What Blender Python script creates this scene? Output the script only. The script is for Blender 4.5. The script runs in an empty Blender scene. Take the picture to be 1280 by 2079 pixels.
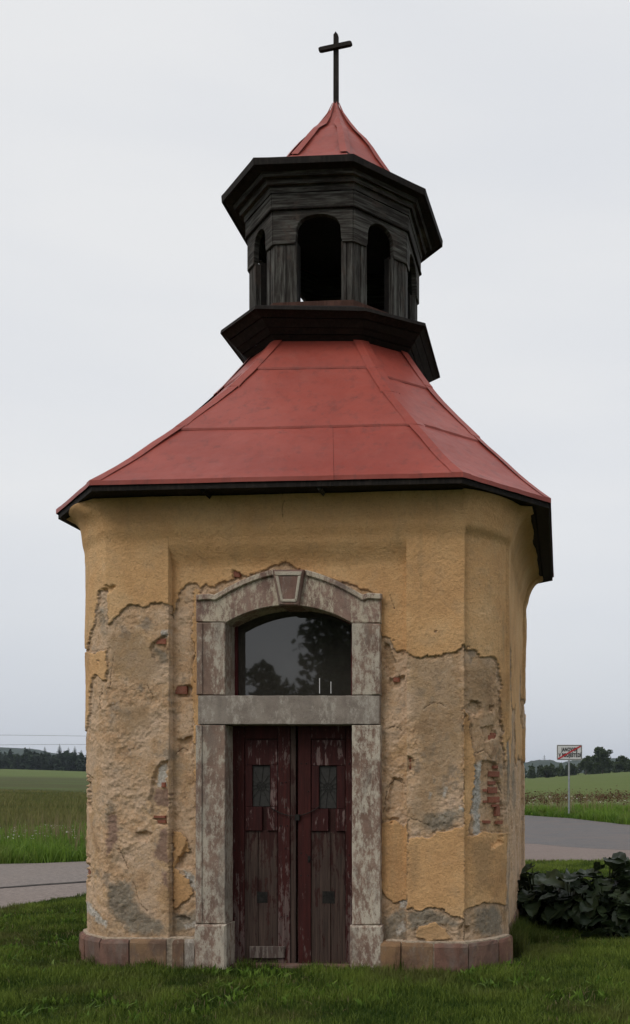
import bpy, math, random
import numpy as np
from mathutils import Vector, Matrix, noise as mnoise

random.seed(7); np.random.seed(7)
R = math.radians
SC = bpy.context.scene
COL = SC.collection

# ------------------------------------------------------------------ camera
CAMZ = 1.42
cam_d = bpy.data.cameras.new('camera'); cam = bpy.data.objects.new('camera', cam_d); COL.objects.link(cam)
cam.location = (0, 0, CAMZ); cam.rotation_euler = (R(90), 0, 0)
cam_d.sensor_fit = 'HORIZONTAL'; cam_d.sensor_width = 36; cam_d.lens = 36 * 2000 / 1280
cam_d.shift_x = (640 - 1000) / 1280; cam_d.shift_y = (1600 - 1039.5) / 1280
cam_d.clip_end = 9000; cam_d.clip_start = .05
SC.camera = cam

# ------------------------------------------------------------------ light
SUN_EL, SUN_AZ = R(48), R(-38)      # azimuth measured from straight behind the camera, negative = left
w = bpy.data.worlds.new('World'); SC.world = w; w.use_nodes = True
nt = w.node_tree; nt.nodes.clear()
o_ = nt.nodes.new('ShaderNodeOutputWorld'); bg = nt.nodes.new('ShaderNodeBackground'); bg.inputs['Strength'].default_value = .10
sky = nt.nodes.new('ShaderNodeTexSky'); sky.sky_type = 'NISHITA'; sky.sun_disc = False
sky.sun_elevation = SUN_EL; sky.sun_rotation = R(180) + SUN_AZ * -1 * -1
sky.dust_density = 3; sky.air_density = 1.2
tc = nt.nodes.new('ShaderNodeTexCoord'); mp = nt.nodes.new('ShaderNodeMapping'); mp.inputs['Scale'].default_value = (1, 1, 4.5)
nz = nt.nodes.new('ShaderNodeTexNoise'); nz.inputs['Scale'].default_value = 1.6; nz.inputs['Detail'].default_value = 4; nz.inputs['Roughness'].default_value = .45
nt.links.new(tc.outputs['Generated'], mp.inputs[0]); nt.links.new(mp.outputs[0], nz.inputs['Vector'])
cr = nt.nodes.new('ShaderNodeValToRGB')
cr.color_ramp.elements[0].position = .34; cr.color_ramp.elements[0].color = (7.9, 8.1, 8.45, 1)
cr.color_ramp.elements[1].position = .66; cr.color_ramp.elements[1].color = (8.8, 8.85, 8.9, 1)
nt.links.new(nz.outputs['Fac'], cr.inputs[0])
sx_ = nt.nodes.new('ShaderNodeSeparateXYZ'); nt.links.new(tc.outputs['Generated'], sx_.inputs[0])
hr = nt.nodes.new('ShaderNodeMapRange'); hr.interpolation_type = 'SMOOTHSTEP'; nt.links.new(sx_.outputs[2], hr.inputs[0]); hr.inputs[1].default_value = 0; hr.inputs[2].default_value = .3; hr.inputs[3].default_value = .65; hr.inputs[4].default_value = 0
hb = nt.nodes.new('ShaderNodeMixRGB'); nt.links.new(hr.outputs[0], hb.inputs[0]); nt.links.new(cr.outputs[0], hb.inputs[1]); hb.inputs[2].default_value = (5.7, 6.15, 7.0, 1)
mx = nt.nodes.new('ShaderNodeMixRGB'); mx.inputs[0].default_value = .9
nt.links.new(sky.outputs[0], mx.inputs[1]); nt.links.new(hb.outputs[0], mx.inputs[2])
nt.links.new(mx.outputs[0], bg.inputs[0]); nt.links.new(bg.outputs[0], o_.inputs[0])

sd_ = bpy.data.lights.new('sun', 'SUN'); sd_.energy = 1.1; sd_.angle = R(28); sd_.color = (1, .95, .88)
sun = bpy.data.objects.new('sun', sd_); COL.objects.link(sun)
sv = Vector((math.sin(SUN_AZ) * math.cos(SUN_EL), -math.cos(SUN_AZ) * math.cos(SUN_EL), math.sin(SUN_EL)))
sun.rotation_euler = sv.to_track_quat('Z', 'Y').to_euler(); sun.location = (0, 0, 60)
sky.sun_rotation = math.atan2(sv.x, sv.y)
SC.view_settings.view_transform = 'Standard'; SC.view_settings.look = 'None'
SC.view_settings.gamma = 1; SC.view_settings.use_curve_mapping = False; SC.view_settings.exposure = 0
SC.render.engine = 'CYCLES'

# ------------------------------------------------------------------ chapel frame of reference
TH = .078; CX0, CY0 = -1.554, 9.8
ct, st_ = math.cos(TH), math.sin(TH)
def F(px, py, ly):                       # a sight line met with the chapel's vertical plane y = ly -> (lx, z)
    k = (px - 1000) / 2000
    lx = (k * (CY0 + ly * ct) - CX0 - ly * st_) / (ct + k * st_)
    Y = CY0 - lx * st_ + ly * ct
    return lx, CAMZ + (1600 - py) / 2000 * Y
def topx(lx, ly, z):
    X = CX0 + lx * ct + ly * st_; Y = CY0 - lx * st_ + ly * ct
    return 1000 + 2000 * X / Y, 1600 - 2000 * (z - CAMZ) / Y

# ------------------------------------------------------------------ numpy noise
def vnoise(x, y, seed=0):
    rs = np.random.RandomState(seed); T = rs.rand(256, 256)
    xi = np.floor(x).astype(int); yi = np.floor(y).astype(int); fx = x - xi; fy = y - yi
    fx = fx * fx * (3 - 2 * fx); fy = fy * fy * (3 - 2 * fy)
    a = T[xi & 255, yi & 255]; b = T[(xi + 1) & 255, yi & 255]; c = T[xi & 255, (yi + 1) & 255]; d = T[(xi + 1) & 255, (yi + 1) & 255]
    return (a * (1 - fx) + b * fx) * (1 - fy) + (c * (1 - fx) + d * fx) * fy - .5
def fbm(x, y, seed=0, o=4, g=.5):
    s = 0; a = 1
    for i in range(o):
        s = s + a * vnoise(x * 2 ** i + 17 * i, y * 2 ** i + 31 * i, seed + i); a *= g
    return s

# ------------------------------------------------------------------ object helpers
def link(o): COL.objects.link(o); return o
def tag(o, label=None, cat=None, group=None, kind=None):
    if label: o['label'] = label
    if cat: o['category'] = cat
    if group: o['group'] = group
    if kind: o['kind'] = kind
    return o
def empty(name, loc=(0, 0, 0), rz=0):
    o = bpy.data.objects.new(name, None); o.empty_display_size = .3; link(o); o.location = loc; o.rotation_euler = (0, 0, rz); return o
def mesh(name, V, Fc, m=None, parent=None, smooth=False, loc=None):
    me = bpy.data.meshes.new(name); me.from_pydata([tuple(v) for v in V], [], [tuple(f) for f in Fc]); me.update()
    if m: me.materials.append(m)
    if smooth: me.polygons.foreach_set('use_smooth', [True] * len(me.polygons))
    o = bpy.data.objects.new(name, me); link(o)
    if parent: o.parent = parent
    if loc is not None: o.location = loc
    return o
def npmesh(name, V, Q, m=None, parent=None, smooth=False, attrs=None):   # V (n,3) ; Q (m,k) same-size faces
    me = bpy.data.meshes.new(name); n, k = Q.shape
    me.vertices.add(len(V)); me.vertices.foreach_set('co', np.ascontiguousarray(V, dtype=np.float32).ravel())
    me.loops.add(n * k); me.loops.foreach_set('vertex_index', np.ascontiguousarray(Q, dtype=np.int32).ravel())
    me.polygons.add(n); me.polygons.foreach_set('loop_start', np.arange(0, n * k, k, dtype=np.int32))
    me.polygons.foreach_set('loop_total', np.full(n, k, dtype=np.int32))
    if smooth: me.polygons.foreach_set('use_smooth', np.ones(n, dtype=bool))
    me.update(calc_edges=True)
    for an, av in (attrs or {}).items():
        if av.ndim == 1:
            a = me.attributes.new(an, 'FLOAT', 'POINT'); a.data.foreach_set('value', av.astype(np.float32))
    if m: me.materials.append(m)
    o = bpy.data.objects.new(name, me); link(o)
    if parent: o.parent = parent
    return o
class MB:                                                   # collects simple solids into one mesh
    def __init__(s): s.V = []; s.F = []
    def add(s, V, Fc): b = len(s.V); s.V += [tuple(v) for v in V]; s.F += [tuple(i + b for i in f) for f in Fc]; return s
    def box(s, c, d, rot=None):
        x, y, z = [k / 2 for k in d]
        V = [Vector(v) for v in [(-x, -y, -z), (x, -y, -z), (x, y, -z), (-x, y, -z), (-x, -y, z), (x, -y, z), (x, y, z), (-x, y, z)]]
        if rot: V = [rot @ v for v in V]
        V = [v + Vector(c) for v in V]
        return s.add(V, [(0, 3, 2, 1), (4, 5, 6, 7), (0, 1, 5, 4), (1, 2, 6, 5), (2, 3, 7, 6), (3, 0, 4, 7)])
    def tube(s, pts, r, n=6, r2=None):
        pts = [Vector(p) for p in pts]; rings = []
        for i, p in enumerate(pts):
            t = (pts[min(i + 1, len(pts) - 1)] - pts[max(i - 1, 0)]).normalized()
            u = t.cross(Vector((0, 0, 1)));
            if u.length < .1: u = t.cross(Vector((0, 1, 0)))
            u.normalize(); v = t.cross(u)
            rr = r if r2 is None else r + (r2 - r) * i / (len(pts) - 1)
            rings.append([p + (u * math.cos(a) + v * math.sin(a)) * rr for a in [2 * math.pi * k / n for k in range(n)]])
        V = [v for q in rings for v in q]; Fc = []
        for i in range(len(pts) - 1):
            for k in range(n):
                Fc.append((i * n + k, i * n + (k + 1) % n, (i + 1) * n + (k + 1) % n, (i + 1) * n + k))
        Fc.append(tuple(range(n))[::-1]); Fc.append(tuple(range((len(pts) - 1) * n, len(pts) * n)))
        return s.add(V, Fc)
    def build(s, name, m, parent=None, smooth=False): return mesh(name, s.V, s.F, m, parent, smooth)

def inset(poly, d):
    n = len(poly); out = []
    area = sum(poly[i][0] * poly[(i + 1) % n][1] - poly[(i + 1) % n][0] * poly[i][1] for i in range(n))
    sg = 1 if area > 0 else -1
    for i in range(n):
        a, b, c = [Vector(p) for p in (poly[i - 1], poly[i], poly[(i + 1) % n])]
        e1 = (b - a).normalized(); e2 = (c - b).normalized()
        n1 = Vector((-e1.y, e1.x)) * sg; n2 = Vector((-e2.y, e2.x)) * sg
        m_ = (n1 + n2); m_ = m_ / max(.35, m_.dot(n1)) if m_.length > 1e-6 else n1
        out.append(b + m_ * d)
    return out
def prism(poly, yf, yb, bev=.006, mb=None, wob=0):          # outline in the chapel's x-z plane, front at yf
    mb = mb or MB(); n = len(poly); ins = inset(poly, bev)
    V = [(p[0], yb, p[1]) for p in poly] + [(p[0], yf + bev, p[1]) for p in poly] + [(p[0], yf + (random.uniform(-wob, wob) if wob else 0), p[1]) for p in ins]
    area = sum(poly[i][0] * poly[(i + 1) % n][1] - poly[(i + 1) % n][0] * poly[i][1] for i in range(n))
    Fc = []
    for l in (0, 1):
        for i in range(n):
            j = (i + 1) % n; q = (l * n + i, l * n + j, (l + 1) * n + j, (l + 1) * n + i)
            Fc.append(q if area > 0 else q[::-1])
    cap = tuple(range(2 * n, 3 * n)); Fc.append(cap if area > 0 else cap[::-1])
    bk = tuple(range(n)); Fc.append(bk[::-1] if area > 0 else bk)
    return mb.add(V, Fc)
def prect(x0, y0, x1, y1, ly):                              # rectangle given by sight lines on plane ly
    a = F(x0, y1, ly); b = F(x1, y1, ly); c = F(x1, y0, ly); d = F(x0, y0, ly)
    return [a, b, c, d]
def dense(poly, step=.06, jit=.0015):
    out = []
    for i in range(len(poly)):
        a = Vector(poly[i]); b = Vector(poly[(i + 1) % len(poly)]); n = max(1, int((b - a).length / step))
        for k in range(n):
            p = a.lerp(b, k / n)
            if k: p = p + Vector((random.uniform(-jit, jit), random.uniform(-jit, jit)))
            out.append(p)
    return out

# ------------------------------------------------------------------ material helpers
class NT:
    def __init__(s, name, rough=.8, spec=.3):
        s.m = bpy.data.materials.new(name); s.m.use_nodes = True; s.t = s.m.node_tree; s.b = s.t.nodes['Principled BSDF']
        s.b.inputs['Roughness'].default_value = rough; s.b.inputs['Specular IOR Level'].default_value = spec
        s.co = s.t.nodes.new('ShaderNodeTexCoord'); s.vec = s.co.outputs['Object']
    def n(s, t): return s.t.nodes.new(t)
    def l(s, a, b): s.t.links.new(a, b)
    def put(s, sock, v):
        if hasattr(v, 'links') or hasattr(v, 'is_linked'): s.l(v, sock)
        else:
            if isinstance(v, tuple) and len(v) == 3: v = v + (1,)
            sock.default_value = v
    def map(s, sc=(1, 1, 1), vec=None, loc=(0, 0, 0)):
        q = s.n('ShaderNodeMapping'); s.l(vec or s.vec, q.inputs[0]); q.inputs['Scale'].default_value = sc; q.inputs['Location'].default_value = loc; return q.outputs[0]
    def noise(s, sc, det=4, ro=.55, vec=None, dist=0):
        q = s.n('ShaderNodeTexNoise'); s.l(vec or s.vec, q.inputs['Vector']); q.inputs['Scale'].default_value = sc
        q.inputs['Detail'].default_value = det; q.inputs['Roughness'].default_value = ro; q.inputs['Distortion'].default_value = dist; return q.outputs['Fac']
    def vor(s, sc, vec=None, feat='F1'):
        q = s.n('ShaderNodeTexVoronoi'); q.feature = feat; s.l(vec or s.vec, q.inputs['Vector']); q.inputs['Scale'].default_value = sc; return q.outputs['Distance']
    def wave(s, sc, vec=None, dist=3):
        q = s.n('ShaderNodeTexWave'); s.l(vec or s.vec, q.inputs['Vector']); q.inputs['Scale'].default_value = sc; q.inputs['Distortion'].default_value = dist; q.inputs['Detail'].default_value = 3; return q.outputs['Fac']
    def step(s, v, lo, hi):
        q = s.n('ShaderNodeMapRange'); q.interpolation_type = 'SMOOTHSTEP'; s.l(v, q.inputs[0]); q.inputs[1].default_value = lo; q.inputs[2].default_value = hi; return q.outputs[0]
    def mix(s, f, a, b):
        q = s.n('ShaderNodeMixRGB'); s.put(q.inputs[0], f); s.put(q.inputs[1], a); s.put(q.inputs[2], b); return q.outputs[0]
    def ramp(s, f, stops):
        q = s.n('ShaderNodeValToRGB'); s.l(f, q.inputs[0]); e = q.color_ramp.elements
        while len(e) < len(stops): e.new(.5)
        for i, (p, c) in enumerate(stops): e[i].position = p; e[i].color = tuple(c) + (1,)
        return q.outputs[0]
    def math(s, op, a, b=0.):
        q = s.n('ShaderNodeMath'); q.operation = op; s.put(q.inputs[0], a); s.put(q.inputs[1], b); return q.outputs[0]
    def attr(s, nm): q = s.n('ShaderNodeAttribute'); q.attribute_name = nm; return q.outputs['Fac']
    def rand(s): return s.n('ShaderNodeObjectInfo').outputs['Random']
    def col(s, c): s.put(s.b.inputs['Base Color'], c)
    def bump(s, h, strength=.5, dist=.01):
        q = s.n('ShaderNodeBump'); s.l(h, q.inputs['Height']); q.inputs['Strength'].default_value = strength; q.inputs['Distance'].default_value = dist
        s.l(q.outputs[0], s.b.inputs['Normal'])

def m_wall():
    s = NT('peeling_plaster', .93, .15)
    n1 = s.noise(1.1, 5, .6); n2 = s.noise(6, 5, .6); n3 = s.noise(38, 4, .6); n4 = s.noise(150, 3, .6)
    och = s.ramp(s.noise(1.7, 6, .66), [(.30, (.53, .30, .14)), (.47, (.69, .405, .19)), (.60, (.74, .465, .235)), (.74, (.75, .52, .31))])
    och = s.mix(s.math('MULTIPLY', s.step(n2, .48, .72), .38), och, (.47, .33, .20))
    och = s.mix(s.math('MULTIPLY', s.step(n3, .52, .70), .42), och, (.38, .23, .11))
    dots = s.step(s.vor(42), .13, .05); dots = s.math('MULTIPLY', dots, s.step(n2, .45, .6))
    och = s.mix(s.math('MULTIPLY', dots, .6), och, (.16, .12, .07))
    # rain streaks and grime on the finish coat
    stv = s.map((9, 9, .8)); stn = s.noise(1, 4, .6, stv)
    och = s.mix(s.math('MULTIPLY', s.step(stn, .56, .75), .38), och, (.33, .25, .14))
    rgh = s.ramp(s.noise(3.4, 7, .72), [(.32, (.35, .22, .13)), (.44, (.58, .375, .22)), (.54, (.65, .455, .30)), (.64, (.62, .445, .31)), (.75, (.47, .365, .28))])
    rgh = s.mix(s.math('MULTIPLY', s.step(s.noise(9, 5, .7), .52, .66), .7), rgh, (.53, .385, .26))
    rgh = s.mix(s.math('MULTIPLY', s.step(s.noise(2.1, 5, .7, s.map((1, 1, 1), loc=(8, 3, 5))), .54, .62), .40), rgh, (.58, .37, .18))
    rgh = s.mix(s.math('MULTIPLY', s.step(s.noise(5, 4, .6, s.map((1, 1, 1), loc=(4, 3, 2))), .58, .7), .75), rgh, (.30, .245, .19))
    rgh = s.mix(s.math('MULTIPLY', s.step(n3, .55, .7), .5), rgh, (.23, .155, .095))
    rgh = s.mix(s.math('MULTIPLY', s.step(s.noise(60, 3, .7, s.map((1, 1, 1), loc=(1, 7, 2))), .62, .72), .55), rgh, (.62, .55, .45))
    gry = s.ramp(s.noise(9, 6, .7), [(.3, (.19, .155, .115)), (.5, (.28, .235, .18)), (.68, (.40, .35, .28))])
    gry = s.mix(s.step(n3, .52, .7), gry, (.30, .225, .14))
    stn2 = s.ramp(s.noise(14, 5, .7), [(.35, (.19, .115, .09)), (.65, (.33, .215, .17))])
    pal = s.ramp(n3, [(.35, (.38, .33, .27)), (.6, (.66, .62, .56))])
    jit = s.math('MULTIPLY', s.math('SUBTRACT', s.noise(22, 4, .65), .5), .3)
    def msk(a, lo=-.04, hi=.04): return s.step(s.math('ADD', s.attr(a), jit), lo, hi)
    c = s.mix(s.step(s.math('ADD', s.attr('a_grey'), s.math('MULTIPLY', jit, 3.5)), -.3, .5), rgh, gry)
    c = s.mix(msk('a_pale', -.15, .15), c, pal)
    c = s.mix(s.math('MULTIPLY', msk('a_stone', -.15, .22), .85), c, stn2)
    c = s.mix(s.step(s.attr('a_ochre'), -.03, .06), c, och)
    c = s.mix(s.math('MULTIPLY', s.step(s.math('ADD', s.attr('a_stain'), s.math('MULTIPLY', jit, 3.)), -.5, .6), .5), c, (.30, .205, .115))
    rim = s.math('MULTIPLY', s.step(s.attr('a_ochre'), -.075, -.03), s.step(s.attr('a_ochre'), .05, -.02))
    c = s.mix(s.math('MULTIPLY', rim, .38), c, (.15, .095, .055))
    c = s.mix(s.math('MULTIPLY', s.step(s.attr('a_crack'), .55, .85), .75), c, (.09, .06, .035))
    # dull brown mixed in towards the foot of the wall
    sep = s.n('ShaderNodeSeparateXYZ'); s.l(s.vec, sep.inputs[0])
    low_tint = s.math('MULTIPLY', s.step(s.math('ADD', sep.outputs[2], s.math('MULTIPLY', n2, .5)), .75, .3), .45)
    c = s.mix(low_tint, c, (.26, .21, .15))
    gr = s.step(s.noise(75, 3, .75), .40, .62); gr2 = s.noise(26, 5, .75, s.map((1, 1, 1), loc=(3, 1, 9)))
    c = s.mix(s.math('MULTIPLY', gr, .16), c, (.16, .10, .055))
    pit = s.math('MULTIPLY', s.step(gr2, .56, .68), s.math('SUBTRACT', 1., s.math('MULTIPLY', s.step(s.attr('a_ochre'), -.03, .06), .72)))
    c = s.mix(s.math('MULTIPLY', pit, .42), c, (.20, .12, .065))
    lt_ = s.math('MULTIPLY', s.step(gr2, .44, .32), s.math('SUBTRACT', 1., s.step(s.attr('a_ochre'), -.03, .06)))
    c = s.mix(s.math('MULTIPLY', lt_, .35), c, (.66, .52, .38))
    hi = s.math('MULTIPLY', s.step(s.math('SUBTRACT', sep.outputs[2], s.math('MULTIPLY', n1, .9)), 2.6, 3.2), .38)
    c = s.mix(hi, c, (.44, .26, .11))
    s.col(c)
    h = s.math('ADD', s.math('MULTIPLY', n3, .55), s.math('MULTIPLY', n4, .35))
    s.bump(s.math('ADD', h, s.math('MULTIPLY', gr2, .6)), 1., .016); return s.m
def m_stone(name, base, dark, wash, amt=.56, seed=0):
    s = NT(name, .9, .15); v = s.map(loc=(seed, seed * 1.7, 0))
    n1 = s.noise(5, 5, .65, v); n2 = s.noise(16, 8, .82, s.map((1.6, 1.6, .75), loc=(seed, seed * 1.7, 0))); n3 = s.noise(120, 3, .6, v)
    c = s.mix(s.step(n1, .35, .65), dark, base)
    big = s.noise(3.2, 4, .6, s.map((1.8, 1.8, .5), loc=(seed * 2, 0, 3)))
    thr = s.math('ADD', n2, s.math('MULTIPLY', s.math('SUBTRACT', big, .5), .6))
    c = s.mix(s.math('MULTIPLY', s.step(thr, amt - .05, amt + .13), .8), c, wash)
    c = s.mix(s.math('MULTIPLY', s.step(s.noise(7, 4, .6, s.map((1, 1, .35), loc=(seed + 3, 0, 1))), .5, .7), .55), c, (.20, .175, .15))
    c = s.mix(s.math('MULTIPLY', s.rand(), .22), c, (.23, .19, .16))
    c = s.mix(s.math('MULTIPLY', s.step(n3, .58, .72), .5), c, (.10, .075, .06))
    s.col(c); s.bump(s.math('ADD', s.math('MULTIPLY', n2, .7), s.math('MULTIPLY', s.math('ADD', n3, n1), .4)), .9, .014); return s.m
def m_paintwood(name, paint, wood, amt, low=None, rough=.75):
    s = NT(name, rough, .25)
    v = s.map((14, 14, 1.0)); g = s.noise(3, 6, .7, v); fl = s.noise(9, 6, .72, s.map((2.2, 2.2, .7)))
    wv = s.map((60, 60, 2.2)); fine = s.noise(1.2, 4, .6, wv)
    wd = s.mix(s.step(fine, .35, .68), tuple(k * .5 for k in wood), wood)
    pt = s.mix(s.step(g, .35, .7), tuple(k * .55 for k in paint), paint)
    sep = s.n('ShaderNodeSeparateXYZ'); s.l(s.vec, sep.inputs[0])
    f = s.math('ADD', fl, s.math('MULTIPLY', s.math('SUBTRACT', fine, .5), .35))
    f = s.math('ADD', f, s.math('MULTIPLY', s.math('SUBTRACT', s.rand(), .5), .16))
    if low is not None: f = s.math('ADD', f, s.math('MULTIPLY', s.step(sep.outputs[2], low, .1), .13))
    c = s.mix(s.step(f, amt - .03, amt + .05), pt, wd)
    s.col(c); s.bump(s.math('ADD', s.math('MULTIPLY', fine, .6), s.math('MULTIPLY', f, .5)), .55, .005); return s.m
def m_oldwood(name, a, b, c3=None, rough=.85, grain=None):
    s = NT(name, rough, .2)
    r = s.rand(); v = s.map((30, 30, 2.5)); f = s.noise(1.4, 5, .65, v); n = s.noise(7, 5, .7); 
    v2 = s.map((2.5, 2.5, 34)); f2 = s.noise(1.4, 5, .65, v2)
    q = f2 if grain == 'h' else (f if grain == 'v' else s.math('MAXIMUM', f, s.math('MULTIPLY', f2, .9)))
    c = s.mix(s.step(q, .4, .72), a, b)
    c = s.mix(s.step(n, .52, .7), c, c3 or b)
    c = s.mix(s.math('MULTIPLY', r, .4), c, a)
    s.col(c); s.bump(q, .6, .006); return s.m
def m_redmetal():
    s = NT('red_painted_sheet_metal', .42, .35)
    n1 = s.noise(1.3, 4, .6); n2 = s.noise(7, 6, .75); n3 = s.noise(60, 3, .6)
    c = s.mix(s.step(n1, .3, .7), (.26, .042, .028), (.33, .060, .040))
    c = s.mix(s.math('MULTIPLY', s.rand(), .22), c, (.36, .09, .065))
    st = s.noise(2.2, 5, .7, s.map((5, 5, 1.4)))
    c = s.mix(s.math('MULTIPLY', s.step(st, .50, .70), .5), c, (.15, .038, .030))
    st2 = s.noise(3.2, 6, .75, s.map((1.2, 1.2, 1), loc=(5, 2, 1))); c = s.mix(s.math('MULTIPLY', s.step(st2, .54, .70), .22), c, (.38, .12, .085))
    c = s.mix(s.math('MULTIPLY', s.step(s.math('ADD', n2, s.math('MULTIPLY', n1, .35)), .76, .90), .6), c, (.11, .04, .032))
    c = s.mix(s.math('MULTIPLY', s.step(n3, .70, .78), .5), c, (.11, .045, .035))
    s.col(c); s.put(s.b.inputs['Roughness'], s.math('ADD', s.math('MULTIPLY', n2, .25), .36))
    s.bump(s.math('ADD', s.math('MULTIPLY', s.noise(2.4, 3, .5), 1.), s.math('MULTIPLY', n3, .03)), .6, .04); return s.m
def m_flat(name, c, rough=.7, var=.25, sc=20, spec=.3, metal=0, bump=.2):
    s = NT(name, rough, spec); n = s.noise(sc, 4, .6)
    s.col(s.mix(s.step(n, .3, .7), tuple(k * (1 - var) for k in c), tuple(min(1, k * (1 + var)) for k in c)))
    s.b.inputs['Metallic'].default_value = metal; s.bump(n, bump, .003); return s.m
def m_brick():
    s = NT('old_brick', .9, .15); n = s.noise(30, 5, .7)
    c = s.mix(s.rand(), (.34, .095, .055), (.24, .065, .042)); c = s.mix(s.math('MULTIPLY', s.step(n, .46, .60), .75), c, (.45, .30, .21))
    s.col(c); s.bump(n, .8, .01); return s.m
def m_foliage(name, a, b, c3=None, rough=.6, spec=.25, trans=.25, attr=True):
    s = NT(name, rough, spec)
    v = s.attr('tone') if attr else s.rand()
    c = s.mix(v, a, b)
    if c3: c = s.mix(s.math('MULTIPLY', s.step(s.noise(.9, 3, .6), .5, .7), .7), c, c3)
    s.col(c)
    if trans:
        tr = s.n('ShaderNodeBsdfTranslucent'); s.put(tr.inputs[0], c); mx_ = s.n('ShaderNodeMixShader'); mx_.inputs[0].default_value = trans
        s.l(s.b.outputs[0], mx_.inputs[1]); s.l(tr.outputs[0], mx_.inputs[2]); s.l(mx_.outputs[0], s.t.nodes['Material Output'].inputs['Surface'])
    return s.m

WALL = m_wall()
STONE = m_stone('whitewashed_red_sandstone', (.31, .205, .155), (.20, .125, .095), (.66, .60, .49), .47)
ARCH = m_stone('thickly_whitewashed_sandstone', (.33, .215, .17), (.21, .13, .105), (.68, .60, .46), .46, 2)
LINT = m_stone('grey_brown_stone', (.34, .29, .245), (.24, .20, .17), (.55, .50, .43), .55, 4)
PLINTH = m_stone('red_sandstone_block', (.22, .115, .085), (.12, .065, .05), (.30, .19, .11), .60, 9)
PLINTH2 = m_stone('yellow_sandstone_block', (.28, .165, .085), (.15, .085, .055), (.36, .30, .22), .62, 12)
MORTAR = m_flat('lime_mortar', (.40, .32, .24), .95, .35, 30, .1, bump=.6)
BRICK = m_brick()
RED = m_redmetal()
DOORW = m_paintwood('peeling_red_door_paint', (.058, .011, .009), (.15, .10, .09), .65, .95)
DOORP = m_paintwood('red_door_panel_paint', (.050, .010, .009), (.18, .12, .11), .61, None)
DOORG = m_paintwood('bare_grey_door_plank', (.046, .014, .011), (.075, .048, .038), .56, 1.2)
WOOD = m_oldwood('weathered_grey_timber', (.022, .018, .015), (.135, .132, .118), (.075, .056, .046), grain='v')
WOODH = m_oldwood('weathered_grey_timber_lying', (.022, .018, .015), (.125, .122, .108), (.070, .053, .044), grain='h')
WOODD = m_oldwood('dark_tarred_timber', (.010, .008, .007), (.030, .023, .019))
WOODR = m_oldwood('rusty_brown_timber', (.05, .022, .015), (.12, .06, .045))
IRON = m_flat('dark_iron', (.02, .018, .016), .6, .4, 30, .4, .6)
SILVER = m_flat('galvanised_steel', (.32, .33, .34), .5, .15, 10, .5, .7)
def m_glass():
    s = NT('dusty_window_glass', .04, .5); s.b.inputs['IOR'].default_value = 1.75
    n = s.noise(2.2, 4, .6); s.col(s.mix(s.step(n, .3, .75), (.032, .030, .025), (.060, .055, .046)))
    s.b.inputs['Transmission Weight'].default_value = .35
    s.b.inputs['Roughness'].default_value = .022
    return s.m
GLASS = m_glass()
REDFR = m_paintwood('dark_red_window_frame', (.10, .015, .015), (.2, .15, .13), .72)
# ================================================================== GROUND
def smooth(t): t = np.clip(t, 0, 1); return t * t * (3 - 2 * t)
def gz(X, Y):
    X = np.asarray(X, float); Y = np.asarray(Y, float)
    az = X / np.maximum(Y, 20.)
    rise = np.interp(az, [-1.5, -.5, -.41, -.1, .03, .14, .6], [.016, .0172, .0135, .011, .0118, .0200, .023])
    far = np.clip((Y - 38) / 560, 0, None)
    z = (rise * 598 + 1.42) * np.where(far < 1, far ** 1.12, 1 + (far - 1) * .25)
    z = z + smooth((Y - 14) / 20) * .0
    near = smooth((12 - np.hypot(X + 1.5, Y - 9)) / 8)
    z = z + (1 - near) * fbm(X * .12, Y * .12, 5, 3) * .12 * smooth((Y - 25) / 30) + fbm(X * .004, Y * .004, 9, 2) * 5 * smooth((Y - 120) / 500)
    z = z - .05 * smooth((13.5 - Y) / 2.5)
    return z
def grid_surface(name, xs, ys, m, zoff=0, mask=None):
    X, Y = np.meshgrid(xs, ys); Z = gz(X, Y) + zoff
    V = np.stack([X, Y, Z], -1).reshape(-1, 3); nx, ny = len(xs), len(ys)
    i = np.arange((ny - 1) * nx).reshape(ny - 1, nx)[:, :-1].ravel()
    Q = np.stack([i, i + 1, i + nx + 1, i + nx], 1)
    o = npmesh(name, V, Q, m, None, True); o['kind'] = 'structure'; return o
def m_ground():
    s = NT('meadow_ground', .95, .1)
    sep = s.n('ShaderNodeSeparateXYZ'); s.l(s.vec, sep.inputs[0])
    n1 = s.noise(.09, 4, .6); n2 = s.noise(2.5, 5, .7); n3 = s.noise(30, 4, .7); nf = s.noise(.55, 6, .75)
    near = s.mix(n2, (.030, .045, .010), (.060, .088, .020))
    mead = s.ramp(s.noise(.6, 5, .7, s.map((.25, 1, 1))), [(.3, (.046, .056, .017)), (.5, (.060, .068, .021)), (.7, (.078, .078, .028))])
    mead = s.mix(s.math('MULTIPLY', s.step(nf, .45, .68), .3), mead, (.135, .105, .05))
    mead = s.mix(s.step(s.noise(.02, 3, .6, s.map((1, 2.2, 1))), .48, .6), mead, (.070, .098, .026))
    grn = s.ramp(s.noise(.5, 5, .7, s.map((.25, 1, 1))), [(.3, (.075, .108, .026)), (.5, (.098, .130, .034)), (.7, (.125, .140, .048))])
    mead = s.mix(s.math('MAXIMUM', s.step(sep.outputs[0], -3., 3.), s.step(s.math('ADD', sep.outputs[1], s.math('MULTIPLY', s.noise(.01, 2), 90.)), 330., 420.)), mead, grn)
    far = s.math('ADD', sep.outputs[1], s.math('MULTIPLY', n1, 14.))
    c = s.mix(s.step(far, 38, 52), near, mead)
    s.col(c); s.bump(s.math('ADD', n3, n2), .8, .03); return s.m
GROUND = m_ground()
ys = np.concatenate([np.arange(-80, 4, 6), np.arange(4, 24, .4), np.arange(24, 80, 2), np.arange(80, 300, 8), np.arange(300, 1500, 40), np.array([1600, 2200, 3000, 4500, 6500])])
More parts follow.
